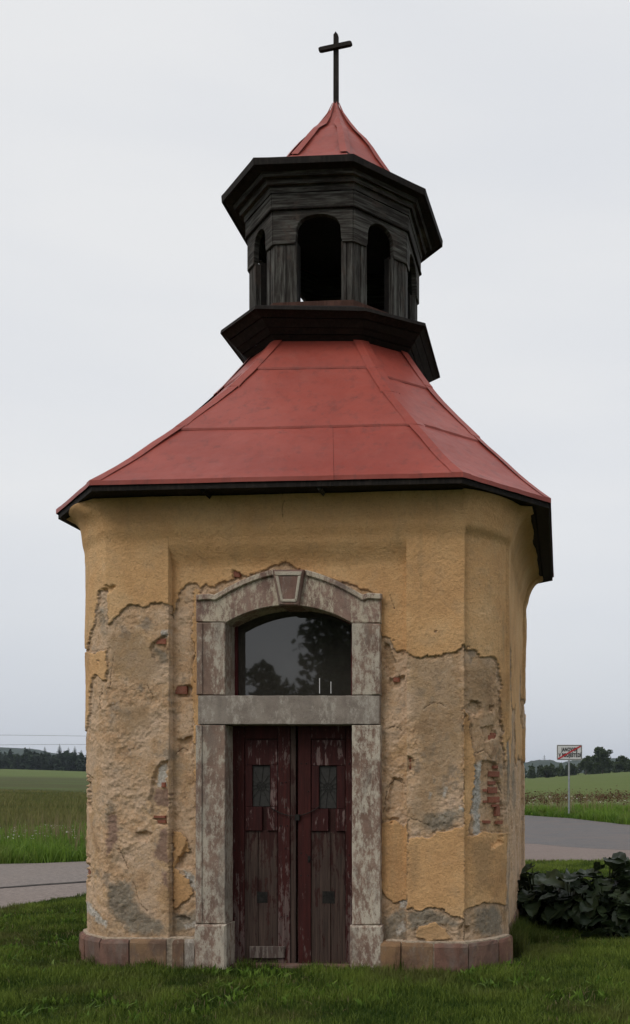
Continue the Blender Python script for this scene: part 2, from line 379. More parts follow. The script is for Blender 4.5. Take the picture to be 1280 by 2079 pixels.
xs = np.concatenate([-np.geomspace(12, 4500, 45)[::-1], np.arange(-11.6, 12, .4), np.geomspace(12, 4500, 45)])
ground = grid_surface('ground', xs, ys, GROUND)

# asphalt road with its gravel shoulders (outline on the ground, near edge then far edge)
def gp(px, py): Y = 2 * CAMZ * 1000 / (py - 1600); return ((px - 1000) / 2000 * Y, Y)
def m_road(name, a, b, pink):
    s = NT(name, .85, .25); n = s.math('MULTIPLY', s.math('ADD', s.noise(90, 4, .7), s.noise(14, 4, .8)), .5); n1 = s.noise(.7, 6, .7); n2 = s.noise(5, 4, .6, s.map((.3, 1, 1)))
    c = s.mix(s.step(n, .35, .65), a, b); c = s.mix(s.math('MULTIPLY', s.step(n1, .42, .62), .6), c, pink)
    c = s.mix(s.math('MULTIPLY', s.step(n2, .55, .7), .4), c, tuple(k * .6 for k in a))
    sep = s.n('ShaderNodeSeparateXYZ'); s.l(s.vec, sep.inputs[0]); c = s.mix(s.math('MULTIPLY', s.step(sep.outputs[0], 0., -5.), .75), c, s.mix(s.step(n, .35, .65), (.13, .108, .095), (.30, .25, .22)))
    s.col(c); s.bump(n, .6, .01); return s.m
ASPH = m_road('worn_asphalt', (.085, .080, .082), (.15, .143, .140), (.155, .125, .112))
GRAV = m_road('pinkish_gravel', (.135, .105, .092), (.24, .19, .165), (.18, .135, .118))
def strip(name, near, far, m, z, n=60, sd2=3):
    near = np.array(near); far = np.array(far)
    def rs(P, q_=3):
        d = np.r_[0, np.cumsum(np.hypot(*np.diff(P, axis=0).T))]; t = np.linspace(0, d[-1], n)
        Q = np.c_[np.interp(t, d, P[:, 0]), np.interp(t, d, P[:, 1])]
        Q[:, 1] += (fbm(t * 1.5, t * 0 + 3, q_, 4, .7)) * .16; return Q
    A = rs(near); B = rs(far, sd2); k = 8; V = []
    for j in range(k + 1):
        P = A + (B - A) * j / k; V.append(np.c_[P, gz(P[:, 0], P[:, 1]) + z])
    V = np.concatenate(V); i = np.arange(k * n).reshape(k, n)[:, :-1].ravel(); Q = np.stack([i, i + 1, i + n + 1, i + n], 1)
    o = npmesh(name, V, Q, m, None, True); o['kind'] = 'structure'; return o
nearE = [(-26, 8.6), (-9, 11.2), gp(0, 1842), gp(168, 1818), (-3.2, 14.6), (-1.2, 17.6), gp(1062, 1751), (2.6, 18.9), (12, 18.0), (30, 15)]
midE = [(-26, 11.0), (-9, 13.0), gp(0, 1806), gp(168, 1793), (-3.0, 17.2), (-.5, 22), gp(1062, 1712), gp(1160, 1722), (5.4, 20.3), (14, 19.4), (30, 16.8)]
farE = [(-26, 16.5), gp(0, 1757), gp(168, 1752), (-5.6, 21), (-2.5, 34), gp(1062, 1660), gp(1170, 1666), gp(1280, 1677), (9, 33), (30, 28)]
strip('gravel_shoulder', nearE, midE, GRAV, .012)
strip('road', midE, farE, ASPH, .014)
DIRT = m_flat('damp_dark_grit', (.045, .040, .036), .9, .4, 6, .1, bump=.8)
strip('road_edge_crack', [(a, b - .06) for a, b in midE[:5]], [(a, b + .10) for a, b in midE[:5]], DIRT, .019, 160, 8)
# ================================================================== CHAPEL
chapel = empty('chapel', (CX0, CY0, 0), -TH)
tag(chapel, 'small octagonal roadside chapel with peeling ochre plaster, red metal roof and dark wooden lantern', 'chapel')

# ---- plan of the wall: perimeter path, counter-clockwise seen from above starting at the back-left
FY = -1.86                                    # front face
xl = F(217, 1600, FY)[0]; xr = F(943, 1600, FY)[0]
def arc(a, b, bulge, n):
    a = np.array(a); b = np.array(b); d = b - a; L = np.hypot(*d); nrm = np.array([d[1], -d[0]]) / L
    return [tuple(a + d * t + nrm * bulge * math.sin(math.pi * t)) for t in np.linspace(0, 1, n)]
SL = (-1.845, -1.44); SR = (1.80, -1.43); BL = (-1.84, 1.45); BR = (1.815, 1.45); bl = (-1.45, 1.86); br = (1.46, 1.86)
segs = [('left', [BL, SL]), ('cham_l', arc(SL, (xl, FY), .045, 9)), ('front', [(xl, FY), (xr, FY)]),
        ('cham_r', arc((xr, FY), SR, .05, 9)), ('right', [SR, BR]), ('b1', arc(BR, br, .04, 5)), ('back', [br, bl]), ('b2', arc(bl, BL, .04, 5))]
PIX_STEP = {'front': .0075, 'cham_l': .009, 'cham_r': .009, 'right': .03, 'left': .06, 'b1': .06, 'b2': .06, 'back': .08}
RXL = F(343, 1600, FY)[0]; RXR = F(826, 1600, FY)[0]
PU = []; SEG = []
for si, (nm, pts) in enumerate(segs):
    pts = np.array(pts, float); d = np.r_[0, np.cumsum(np.hypot(*np.diff(pts, axis=0).T))]
    n = max(2, int(d[-1] / PIX_STEP[nm])); t = list(np.linspace(0, d[-1], n, endpoint=False))
    if nm == 'front':
        for q in (RXL, RXR): t += [q - xl - .0008, q - xl + .0008]
        t = sorted(t)
    if nm in ('cham_r',): t = sorted(t + [.0015, .004, d[-1] - .06, d[-1] - .057])
    if nm == 'right': t = sorted(t + [.19, .193, 2.69, 2.693])
    t = np.array(t)
    PU.append(np.c_[np.interp(t, d, pts[:, 0]), np.interp(t, d, pts[:, 1]), t, np.full(len(t), si)])
PU = np.concatenate(PU); NU = len(PU)
P2 = PU[:, :2]; tn = np.roll(P2, -1, 0) - np.roll(P2, 1, 0)
# normals per segment: smooth
nx_ = np.c_[tn[:, 1], -tn[:, 0]]; nx_ /= np.hypot(*nx_.T)[:, None]
zs = np.concatenate([np.arange(.0, 3.40, .0075), np.arange(3.40, 3.765, .02), [3.765]]); NZ = len(zs)
BX = np.repeat(P2[:, 0][None], NZ, 0); BYY = np.repeat(P2[:, 1][None], NZ, 0); BZ = np.repeat(zs[:, None], NU, 1)
SI = np.repeat(PU[:, 3][None], NZ, 0); TT = np.repeat(PU[:, 2][None], NZ, 0)
cumu = np.r_[0, np.cumsum(np.hypot(*np.diff(P2, axis=0).T))]; UU = np.repeat(cumu[None], NZ, 0)
PX, PY = topx(BX, BYY, BZ)
VIS = (SI == 1) | (SI == 2) | (SI == 3)

def sdpoly(poly, X, Y):                        # signed distance in sight-line units, positive inside
    P = np.array(poly, float); x0, y0 = P.min(0) - 24; x1, y1 = P.max(0) + 24
    out = np.full(X.shape, -20.); sel = (X > x0) & (X < x1) & (Y > y0) & (Y < y1); x = X[sel]; y = Y[sel]
    dm = np.full(x.shape, 1e9); ins = np.zeros(x.shape, bool)
    for i in range(len(P)):
        a = P[i]; b = P[(i + 1) % len(P)]; e = b - a; L = (e ** 2).sum() + 1e-9
        t = np.clip(((x - a[0]) * e[0] + (y - a[1]) * e[1]) / L, 0, 1)
        dm = np.minimum(dm, np.hypot(x - a[0] - t * e[0], y - a[1] - t * e[1]))
        c = ((a[1] > y) != (b[1] > y)); xx = a[0] + (y - a[1]) * e[0] / (e[1] if abs(e[1]) > 1e-9 else 1e-9); ins ^= (c & (x < xx))
    out[sel] = np.clip(np.where(ins, dm, -dm), -20, 20); return out
def sdline(pl, X, Y):
    P = np.array(pl, float); x0, y0 = P.min(0) - 8; x1, y1 = P.max(0) + 8
    out = np.full(X.shape, 20.); sel = (X > x0) & (X < x1) & (Y > y0) & (Y < y1); x = X[sel]; y = Y[sel]; dm = np.full(x.shape, 20.)
    for a, b in zip(P[:-1], P[1:]):
        e = b - a; t = np.clip(((x - a[0]) * e[0] + (y - a[1]) * e[1]) / ((e ** 2).sum() + 1e-9), 0, 1)
        dm = np.minimum(dm, np.hypot(x - a[0] - t * e[0], y - a[1] - t * e[1]))
    out[sel] = dm; return out
jx = fbm(PX / 14, PY / 14, 11, 4, .6) * 5; jy = fbm(PX / 14, PY / 14, 31, 4, .6) * 5
hx = fbm(PX / 4, PY / 4, 13, 3, .7) * 3.0; jx = jx + hx; jy = jy + fbm(PX / 4, PY / 4, 37, 3, .7) * 3.0
JX = PX + jx; JY = PY + jy
OCH = [
 [(150, 940), (1100, 940), (1100, 1440), (1030, 1440), (1025, 1400), (1014, 1350), (1010, 1338), (1000, 1332), (985, 1336), (975, 1336), (968, 1320), (950, 1318), (943, 1308), (938, 1312), (927, 1324), (900, 1331), (850, 1334), (828, 1328), (815, 1323), (803, 1321), (797, 1308), (788, 1292), (770, 1288), (770, 1205), (700, 1180), (622, 1160), (600, 1150), (578, 1138), (560, 1143), (545, 1146), (525, 1156), (500, 1166), (485, 1160), (472, 1156), (466, 1172), (437, 1181), (425, 1190), (412, 1184), (400, 1190), (388, 1182), (372, 1184), (360, 1192), (355, 1215), (345, 1250), (343, 1228), (318, 1224), (300, 1231), (262, 1229), (250, 1238), (243, 1252), (219, 1270), (217, 1195), (203, 1200), (197, 1225), (195, 1262), (183, 1290), (178, 1320), (188, 1327), (217, 1318), (217, 1380), (192, 1370), (186, 1380), (184, 1400), (183, 1440), (178, 1480), (170, 1495), (150, 1490)],
 [(386, 1195), (401, 1195), (401, 1490), (401, 1600), (401, 1650), (397, 1660), (391, 1600), (388, 1500), (384, 1420), (380, 1380), (388, 1330), (383, 1290), (386, 1250)],
 [(346, 1690), (362, 1690), (372, 1705), (378, 1722), (360, 1740), (352, 1765), (358, 1775), (368, 1780), (378, 1790), (388, 1815), (372, 1835), (346, 1850)],
 [(770, 1672), (800, 1668), (822, 1680), (826, 1660), (826, 1825), (815, 1832), (800, 1835), (784, 1828), (770, 1800)],
 [(827, 1705), (850, 1700), (875, 1703), (885, 1688), (905, 1690), (925, 1683), (944, 1676), (944, 1866), (937, 1864), (915, 1860), (900, 1845), (880, 1843), (850, 1850), (838, 1843), (827, 1850)],
 [(944, 1700), (965, 1698), (985, 1688), (1005, 1692), (1045, 1690), (1045, 1840), (1020, 1838), (1010, 1832), (990, 1834), (965, 1842), (944, 1852)],
 [(943, 1440), (952, 1450), (962, 1500), (968, 1560), (962, 1620), (955, 1695), (943, 1703)],
 [(1018, 1400), (1045, 1400), (1045, 1560), (1030, 1560), (1024, 1470)],

 [(850, 1880), (880, 1872), (905, 1885), (920, 1905), (880, 1912), (845, 1905)],
]
GRY = [[(217, 1795), (245, 1788), (268, 1790), (275, 1830), (290, 1850), (325, 1865), (338, 1880), (338, 1895), (300, 1900), (262, 1895), (240, 1870), (217, 1840)],
 [(827, 1850), (850, 1845), (880, 1846), (900, 1855), (915, 1865), (935, 1870), (925, 1885), (900, 1880), (880, 1885), (850, 1890), (827, 1885)],
 [(775, 1870), (800, 1850), (824, 1845), (824, 1912), (775, 1912)], [(965, 1850), (1010, 1836), (1025, 1850), (1025, 1900), (1000, 1905), (965, 1890)],
 [(346, 1860), (395, 1850), (395, 1890), (346, 1895)], [(306, 1308), (341, 1320), (341, 1352), (320, 1350)], [(217, 1625), (232, 1635), (236, 1650), (217, 1655)],
 [(860, 1650), (920, 1640), (940, 1650), (915, 1685), (870, 1690), (850, 1670)], [(200, 1230), (214, 1235), (214, 1290), (205, 1285)]]
STA = [[(832, 1340), (930, 1338), (940, 1420), (940, 1520), (900, 1600), (860, 1690), (832, 1660), (860, 1540), (835, 1440)],
 [(240, 1440), (300, 1430), (310, 1480), (250, 1490)], [(217, 1290), (280, 1280), (330, 1340), (300, 1400), (230, 1360)],
 [(950, 1350), (1005, 1345), (1000, 1440), (955, 1430)], [(960, 1710), (1005, 1705), (1000, 1800), (965, 1815)],
 [(345, 1520), (365, 1520), (360, 1600), (345, 1600)], [(835, 1720), (850, 1715), (850, 1800), (838, 1810)]]
STO = [[(217, 1657), (236, 1655), (244, 1685), (238, 1705), (228, 1730), (217, 1740)], [(325, 1685), (341, 1680), (342, 1755), (330, 1752), (312, 1740), (320, 1710)],
 [(330, 1770), (341, 1770), (341, 1805), (332, 1795)], [(312, 1603), (341, 1603), (341, 1640), (315, 1636)]]
PAL = [[(172, 1830), (185, 1840), (200, 1855), (217, 1870), (217, 1885), (195, 1870), (175, 1850)], [(365, 1768), (387, 1778), (393, 1812), (378, 1800)],
 [(808, 1832), (826, 1826), (824, 1850), (812, 1845)], [(328, 1283), (340, 1278), (341, 1292), (330, 1294)], [(966, 1550), (984, 1545), (980, 1690), (968, 1700), (962, 1640)],
 [(900, 1600), (906, 1600), (904, 1620), (898, 1616)], [(872, 1610), (878, 1612), (876, 1625), (870, 1622)], [(880, 1580), (886, 1584), (882, 1592)], [(934, 1635), (943, 1638), (942, 1648), (932, 1645)],
 [(800, 1890), (820, 1870), (822, 1890), (805, 1905)], [(365, 1880), (395, 1870), (393, 1886), (370, 1890)], [(320, 1558), (336, 1552), (338, 1600), (318, 1600)]]
HOL = [[(341, 1545), (333, 1545), (318, 1555), (310, 1570), (307, 1600), (304, 1620), (305, 1650), (312, 1665), (325, 1675), (341, 1680)],
 [(341, 1290), (330, 1292), (318, 1297), (306, 1308), (307, 1322), (315, 1340), (328, 1350), (341, 1352)],
 [(352, 1390), (382, 1390), (385, 1402), (379, 1414), (355, 1414)], [(466, 1155), (478, 1155), (490, 1165), (486, 1178), (466, 1172)],
 [(985, 1545), (1012, 1545), (1022, 1590), (1028, 1650), (1022, 1715), (1000, 1722), (978, 1680), (968, 1640), (972, 1590)], [(827, 1536), (841, 1540), (840, 1565), (828, 1569)],
 [(785, 1372), (820, 1368), (820, 1385), (800, 1398), (788, 1390)], [(177, 1570), (188, 1580), (186, 1650), (177, 1645)], [(928, 1885), (943, 1872), (950, 1890), (945, 1912), (930, 1910)],
 [(952, 1436), (962, 1422), (975, 1424), (982, 1440), (975, 1455), (960, 1450)], [(995, 1435), (1008, 1432), (1004, 1444), (996, 1446)],
 [(352, 1750), (362, 1735), (372, 1712), (385, 1735), (392, 1770), (370, 1762), (355, 1768)], [(206, 1195), (216, 1190), (236, 1193), (232, 1199), (216, 1204)],
 [(346, 1868), (368, 1862), (380, 1868), (366, 1874)], [(780, 1665), (800, 1660), (812, 1668), (795, 1674)], [(793, 1580), (812, 1580), (822, 1600), (815, 1640), (780, 1655), (788, 1610)],
 [(350, 1500), (385, 1495), (380, 1520), (360, 1535)], [(278, 1690), (312, 1688), (300, 1712), (282, 1708)], [(176, 1735), (184, 1740), (184, 1800), (176, 1790)],
 [(776, 1300), (788, 1305), (800, 1335), (800, 1370), (780, 1370)], [(946, 1880), (958, 1882), (960, 1895), (950, 1900)], [(980, 1478), (1008, 1470), (1015, 1500), (992, 1505)]]
CRK = [[(580, 1003), (582, 1020), (577, 1040), (579, 1062)], [(788, 1200), (796, 1220), (800, 1232)], [(835, 1660), (860, 1672), (874, 1678)], [(270, 1790), (278, 1815), (283, 1835), (300, 1850)],
 [(775, 1650), (785, 1600), (797, 1582), (815, 1590)], [(385, 1345), (390, 1320), (387, 1300)], [(386, 1330), (384, 1360), (389, 1385)], [(947, 1318), (952, 1310), (962, 1318)], [(395, 1512), (400, 1500)],
 [(350, 1530), (362, 1518), (372, 1522)], [(1000, 1560), (1020, 1590), (1026, 1610)], [(240, 1720), (255, 1750), (262, 1770)], [(972, 1530), (990, 1522), (1005, 1540)], [(860, 1440), (880, 1425), (905, 1435)],
 [(781, 1480), (800, 1474), (815, 1482)], [(205, 1400), (200, 1420), (206, 1440)], [(300, 1390), (310, 1410), (306, 1420)], [(232, 1330), (226, 1360), (222, 1400)]]
def comb(L, a, b): 
    r = np.full(PX.shape, -20.)
    for p in L: r = np.maximum(r, sdpoly(p, a, b))
    return r
aO = comb(OCH, JX, JY); aG = comb(GRY, JX, JY); aS = comb(STO, JX, JY); aP = comb(PAL, JX, JY); aH = comb(HOL, JX, JY); aT = comb(STA, JX, JY)
aC = np.full(PX.shape, 20.)
for p in CRK: aC = np.minimum(aC, sdline(p, JX * .6 + PX * .4, JY * .6 + PY * .4))
# scattered small chips of the finish coat
chip = (fbm(PX / 22, PY / 22, 55, 4, .62) - .62) * 30
aO = np.where(VIS, np.minimum(aO, np.where((PY > 1280) & (PY < 1660), -chip, 20)), aO)
# unseen sides: irregular loss of the finish coat below 2.3 m
ns = fbm(UU * 1.6, BZ * 1.6, 71, 5, .55) * 26 + (BZ - 2.1) * 18
aO = np.where(VIS, aO, np.clip(ns, -20, 20)); 
for A in (aG, aS, aP, aH, aT): A[~VIS] = -20
aG = np.where(VIS, aG, np.clip((fbm(UU * 2, BZ * 2, 77, 4) - .25) * 30, -20, 20))
aC[~VIS] = 20
# relief
fine = fbm(UU * 60, BZ * 60, 91, 3, .6); mid = fbm(UU * 16, BZ * 16, 95, 4, .6); big = fbm(UU * 2.2, BZ * 2.2, 99, 3, .5)
ridg = 1 - np.abs(fbm(UU * 9, BZ * 9, 87, 4, .6)) * 2
on = smooth((aO + .8) / 1.6)
amp = .40 + .95 * smooth(fbm(UU * 3.1, BZ * 3.1, 131, 4, .6) * 1.6 + .5); calm = 1 - .72 * smooth((aT + 6) / 12)
disp = on * (.0115 + mid * .0022 + fine * .0011) + (1 - on) * calm * amp * (mid * .0095 + fine * .0050 + (ridg - .7) * .0035 - .001)
disp += big * .012
und = np.clip(1 - np.abs(aO + 2.2) / 2.4, 0, 1); disp -= und * .008 * (1 - on)
lip = np.clip(1 - np.abs(aO - 2.0) / 3.0, 0, 1); disp += lip * .0015
hd = smooth((aH + 1) / 3.5); disp -= hd * (.026 + np.maximum(mid, -.2) * .02)
disp += smooth((aG + 1.5) / 3) * .004; disp -= np.clip(1 - aC / 2.0, 0, 1) * .008
# pilasters: the bay with the door is recessed, so are the canted faces
zt = 3.43
panel = ((SI == 2) & (BX > RXL) & (BX < RXR) & (BZ < zt)) * smooth((zt - BZ) / .22)
disp -= panel * .075
disp -= ((SI == 3) & (TT > .002) & (TT < .545)) * .022 * smooth((3.5 - BZ) / .06)
disp -= ((SI == 4) & (TT > .191) & (TT < 2.691)) * .03
# coved cornice
cz = np.clip((BZ - 3.42) / .33, 0, 1); disp += np.where(SI == 2, .06, np.where((SI == 1) | (SI == 3), .085, .17)) * (1 - np.sqrt(np.maximum(0, 1 - cz ** 2))) * (1 + .15 * big) + .02 * smooth(cz * 3)
blob = np.exp(-((PX - 190) ** 2 / 300 + (PY - 1040) ** 2 / 260)) * (SI == 1); disp += blob * .05
VX = BX + nx_[None, :, 0] * disp; VY = BYY + nx_[None, :, 1] * disp
V = np.stack([VX, VY, BZ], -1).reshape(-1, 3)
ii = np.arange((NZ - 1) * NU).reshape(NZ - 1, NU); jj = np.roll(ii, -1, 1)
Q = np.stack([ii.ravel(), jj.ravel(), (jj + NU).ravel(), (ii + NU).ravel()], 1)
# opening for the door and the window above it
def archtop(px, c=586, top=1222, edge=1275, hw=155): return top + (edge - top) * np.clip(np.abs(px - c) / hw, 0, 1) ** 2
cut = (SI == 2) & (PX > 424) & (PX < 748) & (PY > archtop(PX) - 22)
cutf = cut.reshape(-1)
keep = ~(cutf[Q].all(1)); Q = Q[keep]
sc20 = lambda a: np.clip(a / 20, -1, 1).ravel()
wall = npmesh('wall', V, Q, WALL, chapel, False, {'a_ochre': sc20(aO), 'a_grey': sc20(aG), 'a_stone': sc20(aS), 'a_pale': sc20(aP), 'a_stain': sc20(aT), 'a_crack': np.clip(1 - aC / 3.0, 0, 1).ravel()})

# exposed bricks, each one a piece of the wall
def brick_mesh(seed):
    rs = random.Random(seed); mb = MB(); x, y, z = .5, .5, .5; n = 4
    V = []; Fc = []
    pts = []
    for k, (zz) in enumerate((-.5, .5)):
        for (a, b) in ((-.5, .5), (-.5, -.40), (-.44, -.5), (0, -.53), (.42, -.5), (.5, -.42), (.5, .5)):
            V.append((a * rs.uniform(.9, 1.02), b * rs.uniform(.9, 1.05), zz * rs.uniform(.82, 1.03)))
    m_ = 7; Fc = [tuple(range(m_))[::-1] if False else tuple(range(m_)), tuple(range(m_, 2 * m_))[::-1]]
    for i in range(m_): Fc.append((i, i + m_, (i + 1) % m_ + m_, (i + 1) % m_))
    me = bpy.data.meshes.new('brick'); me.from_pydata(V, [], Fc); me.materials.append(BRICK)
    me.update(); return me
BM = [brick_mesh(i) for i in range(4)]
def brick(px, py, w_, h_, face='front', depth=.02, tilt=0):
    if face == 'front': ly = FY + depth + .018 + (.055 if 343 < px < 826 else 0); lx, z = F(px, py, ly); rz = 0
    elif face == 'cr':
        a = np.array([xr, FY]); b = np.array(SR); best = None
        for t in np.linspace(0, 1, 60):
            p = a + (b - a) * t; q = topx(p[0], p[1], 1.4)[0]
            if best is None or abs(q - px) < best[0]: best = (abs(q - px), p)
        nrm = np.array([b[1] - a[1], -(b[0] - a[0])]); nrm = nrm / np.hypot(*nrm)
        p = best[1] + nrm * (.045 - depth); lx, ly = p; rz = math.atan2(b[1] - a[1], b[0] - a[0])
        Y = CY0 - lx * st_ + ly * ct; z = CAMZ + (1600 - py) / 2000 * Y
    else:
        a = np.array(SL); b = np.array([xl, FY]); p = a + (b - a) * face; nrm = np.array([b[1] - a[1], -(b[0] - a[0])]); nrm /= np.hypot(*nrm)
        p = p + nrm * (.045 - depth); lx, ly = p; rz = math.atan2(b[1] - a[1], b[0] - a[0]); Y = CY0 - lx * st_ + ly * ct; z = CAMZ + (1600 - py) / 2000 * Y
    o = bpy.data.objects.new('brick', random.choice(BM)); link(o); o.parent = chapel; o.parent = wall
    o.location = (lx, ly, z); o.rotation_euler = (random.uniform(-.04, .04), tilt + random.uniform(-.04, .04), rz); o.scale = (w_ * .00395, .05, h_ * .00395)
brick(369, 1402, 26, 17, depth=.030, tilt=.03); brick(480, 1166, 22, 15, depth=.035); brick(329, 1303, 22, 12, depth=.020); brick(334, 1594, 9, 11, depth=.02)
brick(326, 1659, 26, 5, depth=.012); brick(330, 1668, 22, 7, depth=.022); brick(833, 1543, 9, 9, depth=.03); brick(832, 1556, 9, 11, depth=.03)
brick(806, 1381, 14, 10, depth=.04)
for px, py, w_, h_ in ((1002, 1572, 40, 13), (998, 1590, 24, 9), (984, 1605, 14, 7), (1000, 1605, 30, 14), (1003, 1624, 42, 12), (1006, 1636, 22, 5), (985, 1628, 12, 6), (1010, 1648, 16, 20), (988, 1669, 26, 6), (1014, 1670, 20, 7), (998, 1500, 24, 13), (1001, 1492, 16, 8), (1006, 1558, 16, 7), (990, 1469, 14, 6)):
    brick(px, py, w_ * random.uniform(.8, 1.05), h_ * random.uniform(.85, 1.1), 'cr', depth=.056)
for f_, py, w_, h_ in ((.14, 1612, 14, 12), (.12, 1632, 12, 20), (.16, 1650, 10, 10), (.1, 1474, 10, 14), (.2, 1770, 18, 10), (.42, 1768, 16, 9), (.5, 1795, 10, 18), (.1, 1492, 10, 9)):
    brick(0, py, w_ * .8, h_, f_, depth=.058)

# ---- plinth of dressed stones that follows the wall's outline
PATH = np.concatenate([P2, P2[:1]]); PCUM = np.r_[0, np.cumsum(np.hypot(*np.diff(PATH, axis=0).T))]; PT = PCUM[-1]
NRM = np.concatenate([nx_, nx_[:1]])
def on_path(u):
    u = u % PT; return np.array([np.interp(u, PCUM, PATH[:, 0]), np.interp(u, PCUM, PATH[:, 1])]), np.array([np.interp(u, PCUM, NRM[:, 0]), np.interp(u, PCUM, NRM[:, 1])])
def u_of(px, seg):
    sel = np.where(PU[:, 3] == seg)[0]; q = topx(PU[sel, 0], PU[sel, 1], .1)[0]; return PCUM[sel[np.argmin(np.abs(q - px))]]
def plinth_stone(u0, u1, off, m, top=.19, bot=-.12, seed=0):
    rs = random.Random(seed); n = max(2, int((u1 - u0) / .04)); V = []; Fc = []
    prof = [(-.04, bot), (off, bot), (off + rs.uniform(-.004, .006), .05), (off + rs.uniform(-.004, .006), top - .035), (off - .008, top - .012), (off - .02, top - .004), (-.04, top + .012)]
    k = len(prof)
    for i in range(n + 1):
        u = u0 + (u1 - u0) * i / n; p, nn = on_path(u); e = .008 if i in (0, n) else 0
        for (o, z) in prof:
            oo = o - e if o > 0 else o; oo += (rs.uniform(-.003, .003) if o > 0 else 0)
            V.append((p[0] + nn[0] * oo, p[1] + nn[1] * oo, z + rs.uniform(-.002, .002)))
    for i in range(n):
        for j in range(k - 1): a = i * k + j; Fc.append((a, a + k, a + k + 1, a + 1))
    Fc.append(tuple(range(k))); Fc.append(tuple(n * k + j for j in range(k))[::-1])
    return mesh('plinth_stone', V, Fc, m, chapel)
uL = u_of(217, 2)
blocks = []
g = .006
ucl0 = PCUM[np.where(PU[:, 3] == 1)[0][0]]; ufr0 = PCUM[np.where(PU[:, 3] == 2)[0][0]]; ucr0 = PCUM[np.where(PU[:, 3] == 3)[0][0]]; uri0 = PCUM[np.where(PU[:, 3] == 4)[0][0]]; ub = PCUM[np.where(PU[:, 3] == 5)[0][0]]
for i, (a, b, off, m) in enumerate([(ucl0 - .25, ucl0 + .28, .055, PLINTH), (ucl0 + .28, ufr0 - .02, .055, PLINTH), (ufr0 - .02, u_of(268, 2), .055, PLINTH), (u_of(268, 2), u_of(343, 2), .055, PLINTH2), (u_of(343, 2), u_of(374, 2), .012, PLINTH2), (u_of(374, 2), u_of(397, 2), .012, LINT),
        (u_of(773, 2), u_of(815, 2), .03, PLINTH2), (u_of(815, 2), u_of(882, 2), .045, PLINTH2), (u_of(882, 2), ucr0 + .015, .05, PLINTH), (ucr0 + .015, ucr0 + .33, .045, PLINTH), (ucr0 + .33, uri0 + .05, .045, PLINTH), (uri0 + .05, uri0 + .5, -.012, PLINTH)]):
    plinth_stone(a + g, b - g, off, m, seed=i, top=.19 + (.004 if i % 2 else 0))
nb = 9
for i in range(7): plinth_stone(uri0 + .5 + i * .36 + g, uri0 + .5 + (i + 1) * .36 - g, -.012, (PLINTH, PLINTH2)[i % 2], seed=30 + i)
tot = PT - (uri0 + .5 + 7 * .36) + (ucl0 - .25); nbk = 14
for i in range(nbk):
    u0 = uri0 + .5 + 2.52 + tot * i / nbk; plinth_stone(u0 + g, u0 + tot / nbk - g, .04, (PLINTH, PLINTH2)[(i * 5 // 3) % 2], seed=60 + i)
# continuous bed of mortar behind the joints
V = []; n = 240
for i in range(n):
    p, nn = on_path(PT * i / n)
    if topx(p[0], p[1], .1)[0] > 400 and topx(p[0], p[1], .1)[0] < 770 and p[1] < -1.8: off = -.12
    elif p[0] > 1.7 and -1.43 < p[1] < 1.5: off = -.03
    else: off = -.008 if (343 < topx(p[0], p[1], .1)[0] < 826 and p[1] < -1.8) else .028
    V += [(p[0] + nn[0] * off, p[1] + nn[1] * off, -.1), (p[0] + nn[0] * off, p[1] + nn[1] * off, .198), (p[0] - nn[0] * .05, p[1] - nn[1] * .05, .205)]
mesh('mortar_bed', V, [(3 * i + a, 3 * ((i + 1) % n) + a, 3 * ((i + 1) % n) + a + 1, 3 * i + a + 1) for i in range(n) for a in (0, 1) if not (V[3 * i][1] < -1.5 and V[3 * i][1] > -1.78 and -1.1 < V[3 * i][0] < 1.1) and not (V[3 * ((i + 1) % n)][1] < -1.5 and V[3 * ((i + 1) % n)][1] > -1.78 and -1.1 < V[3 * ((i + 1) % n)][0] < 1.1)], MORTAR, chapel)

# ---- stone door and window surround
YF = -1.852; YB = -1.60                     # face and back of the surround
def band(pts_out, pts_in): return pts_out + pts_in[::-1]
def jamb(x0, x1, y0, y1, name, m, yf=YF, edge=None):
    mb = MB(); prism(dense(prect(x0, y0, x1, y1, yf), .05), yf, YB, .005, mb)
    if edge:
        prism(dense(prect(edge[0], y0 + 1, edge[1], y1 - 1, yf - .012), .08), yf - .012, yf + .02, .005, mb)
    return mb.build(name, m, chapel)
jamb(397, 457, 1472.5, 1876, 'jamb_stone', STONE, edge=(397.5, 410))
jamb(715, 773, 1472.5, 1878, 'jamb_stone', STONE, edge=(755, 772.5))
jamb(399, 457, 1264, 1411, 'jamb_stone', STONE, edge=(399.5, 411))
jamb(715, 772, 1266, 1411, 'jamb_stone', STONE, edge=(755, 771.5))
jamb(402, 771, 1412.5, 1471, 'lintel_stone', LINT, yf=YF - .004)
def pb(x0, x1, y0, y1):
    mb = MB(); prism(dense(prect(x0, y0, x1, y1, YF - .03), .04, .003), YF - .03, YB, .014, mb); mb.build('jamb_base_stone', STONE, chapel)
pb(394, 459, 1878, 1985); pb(710, 777, 1880, 1985)
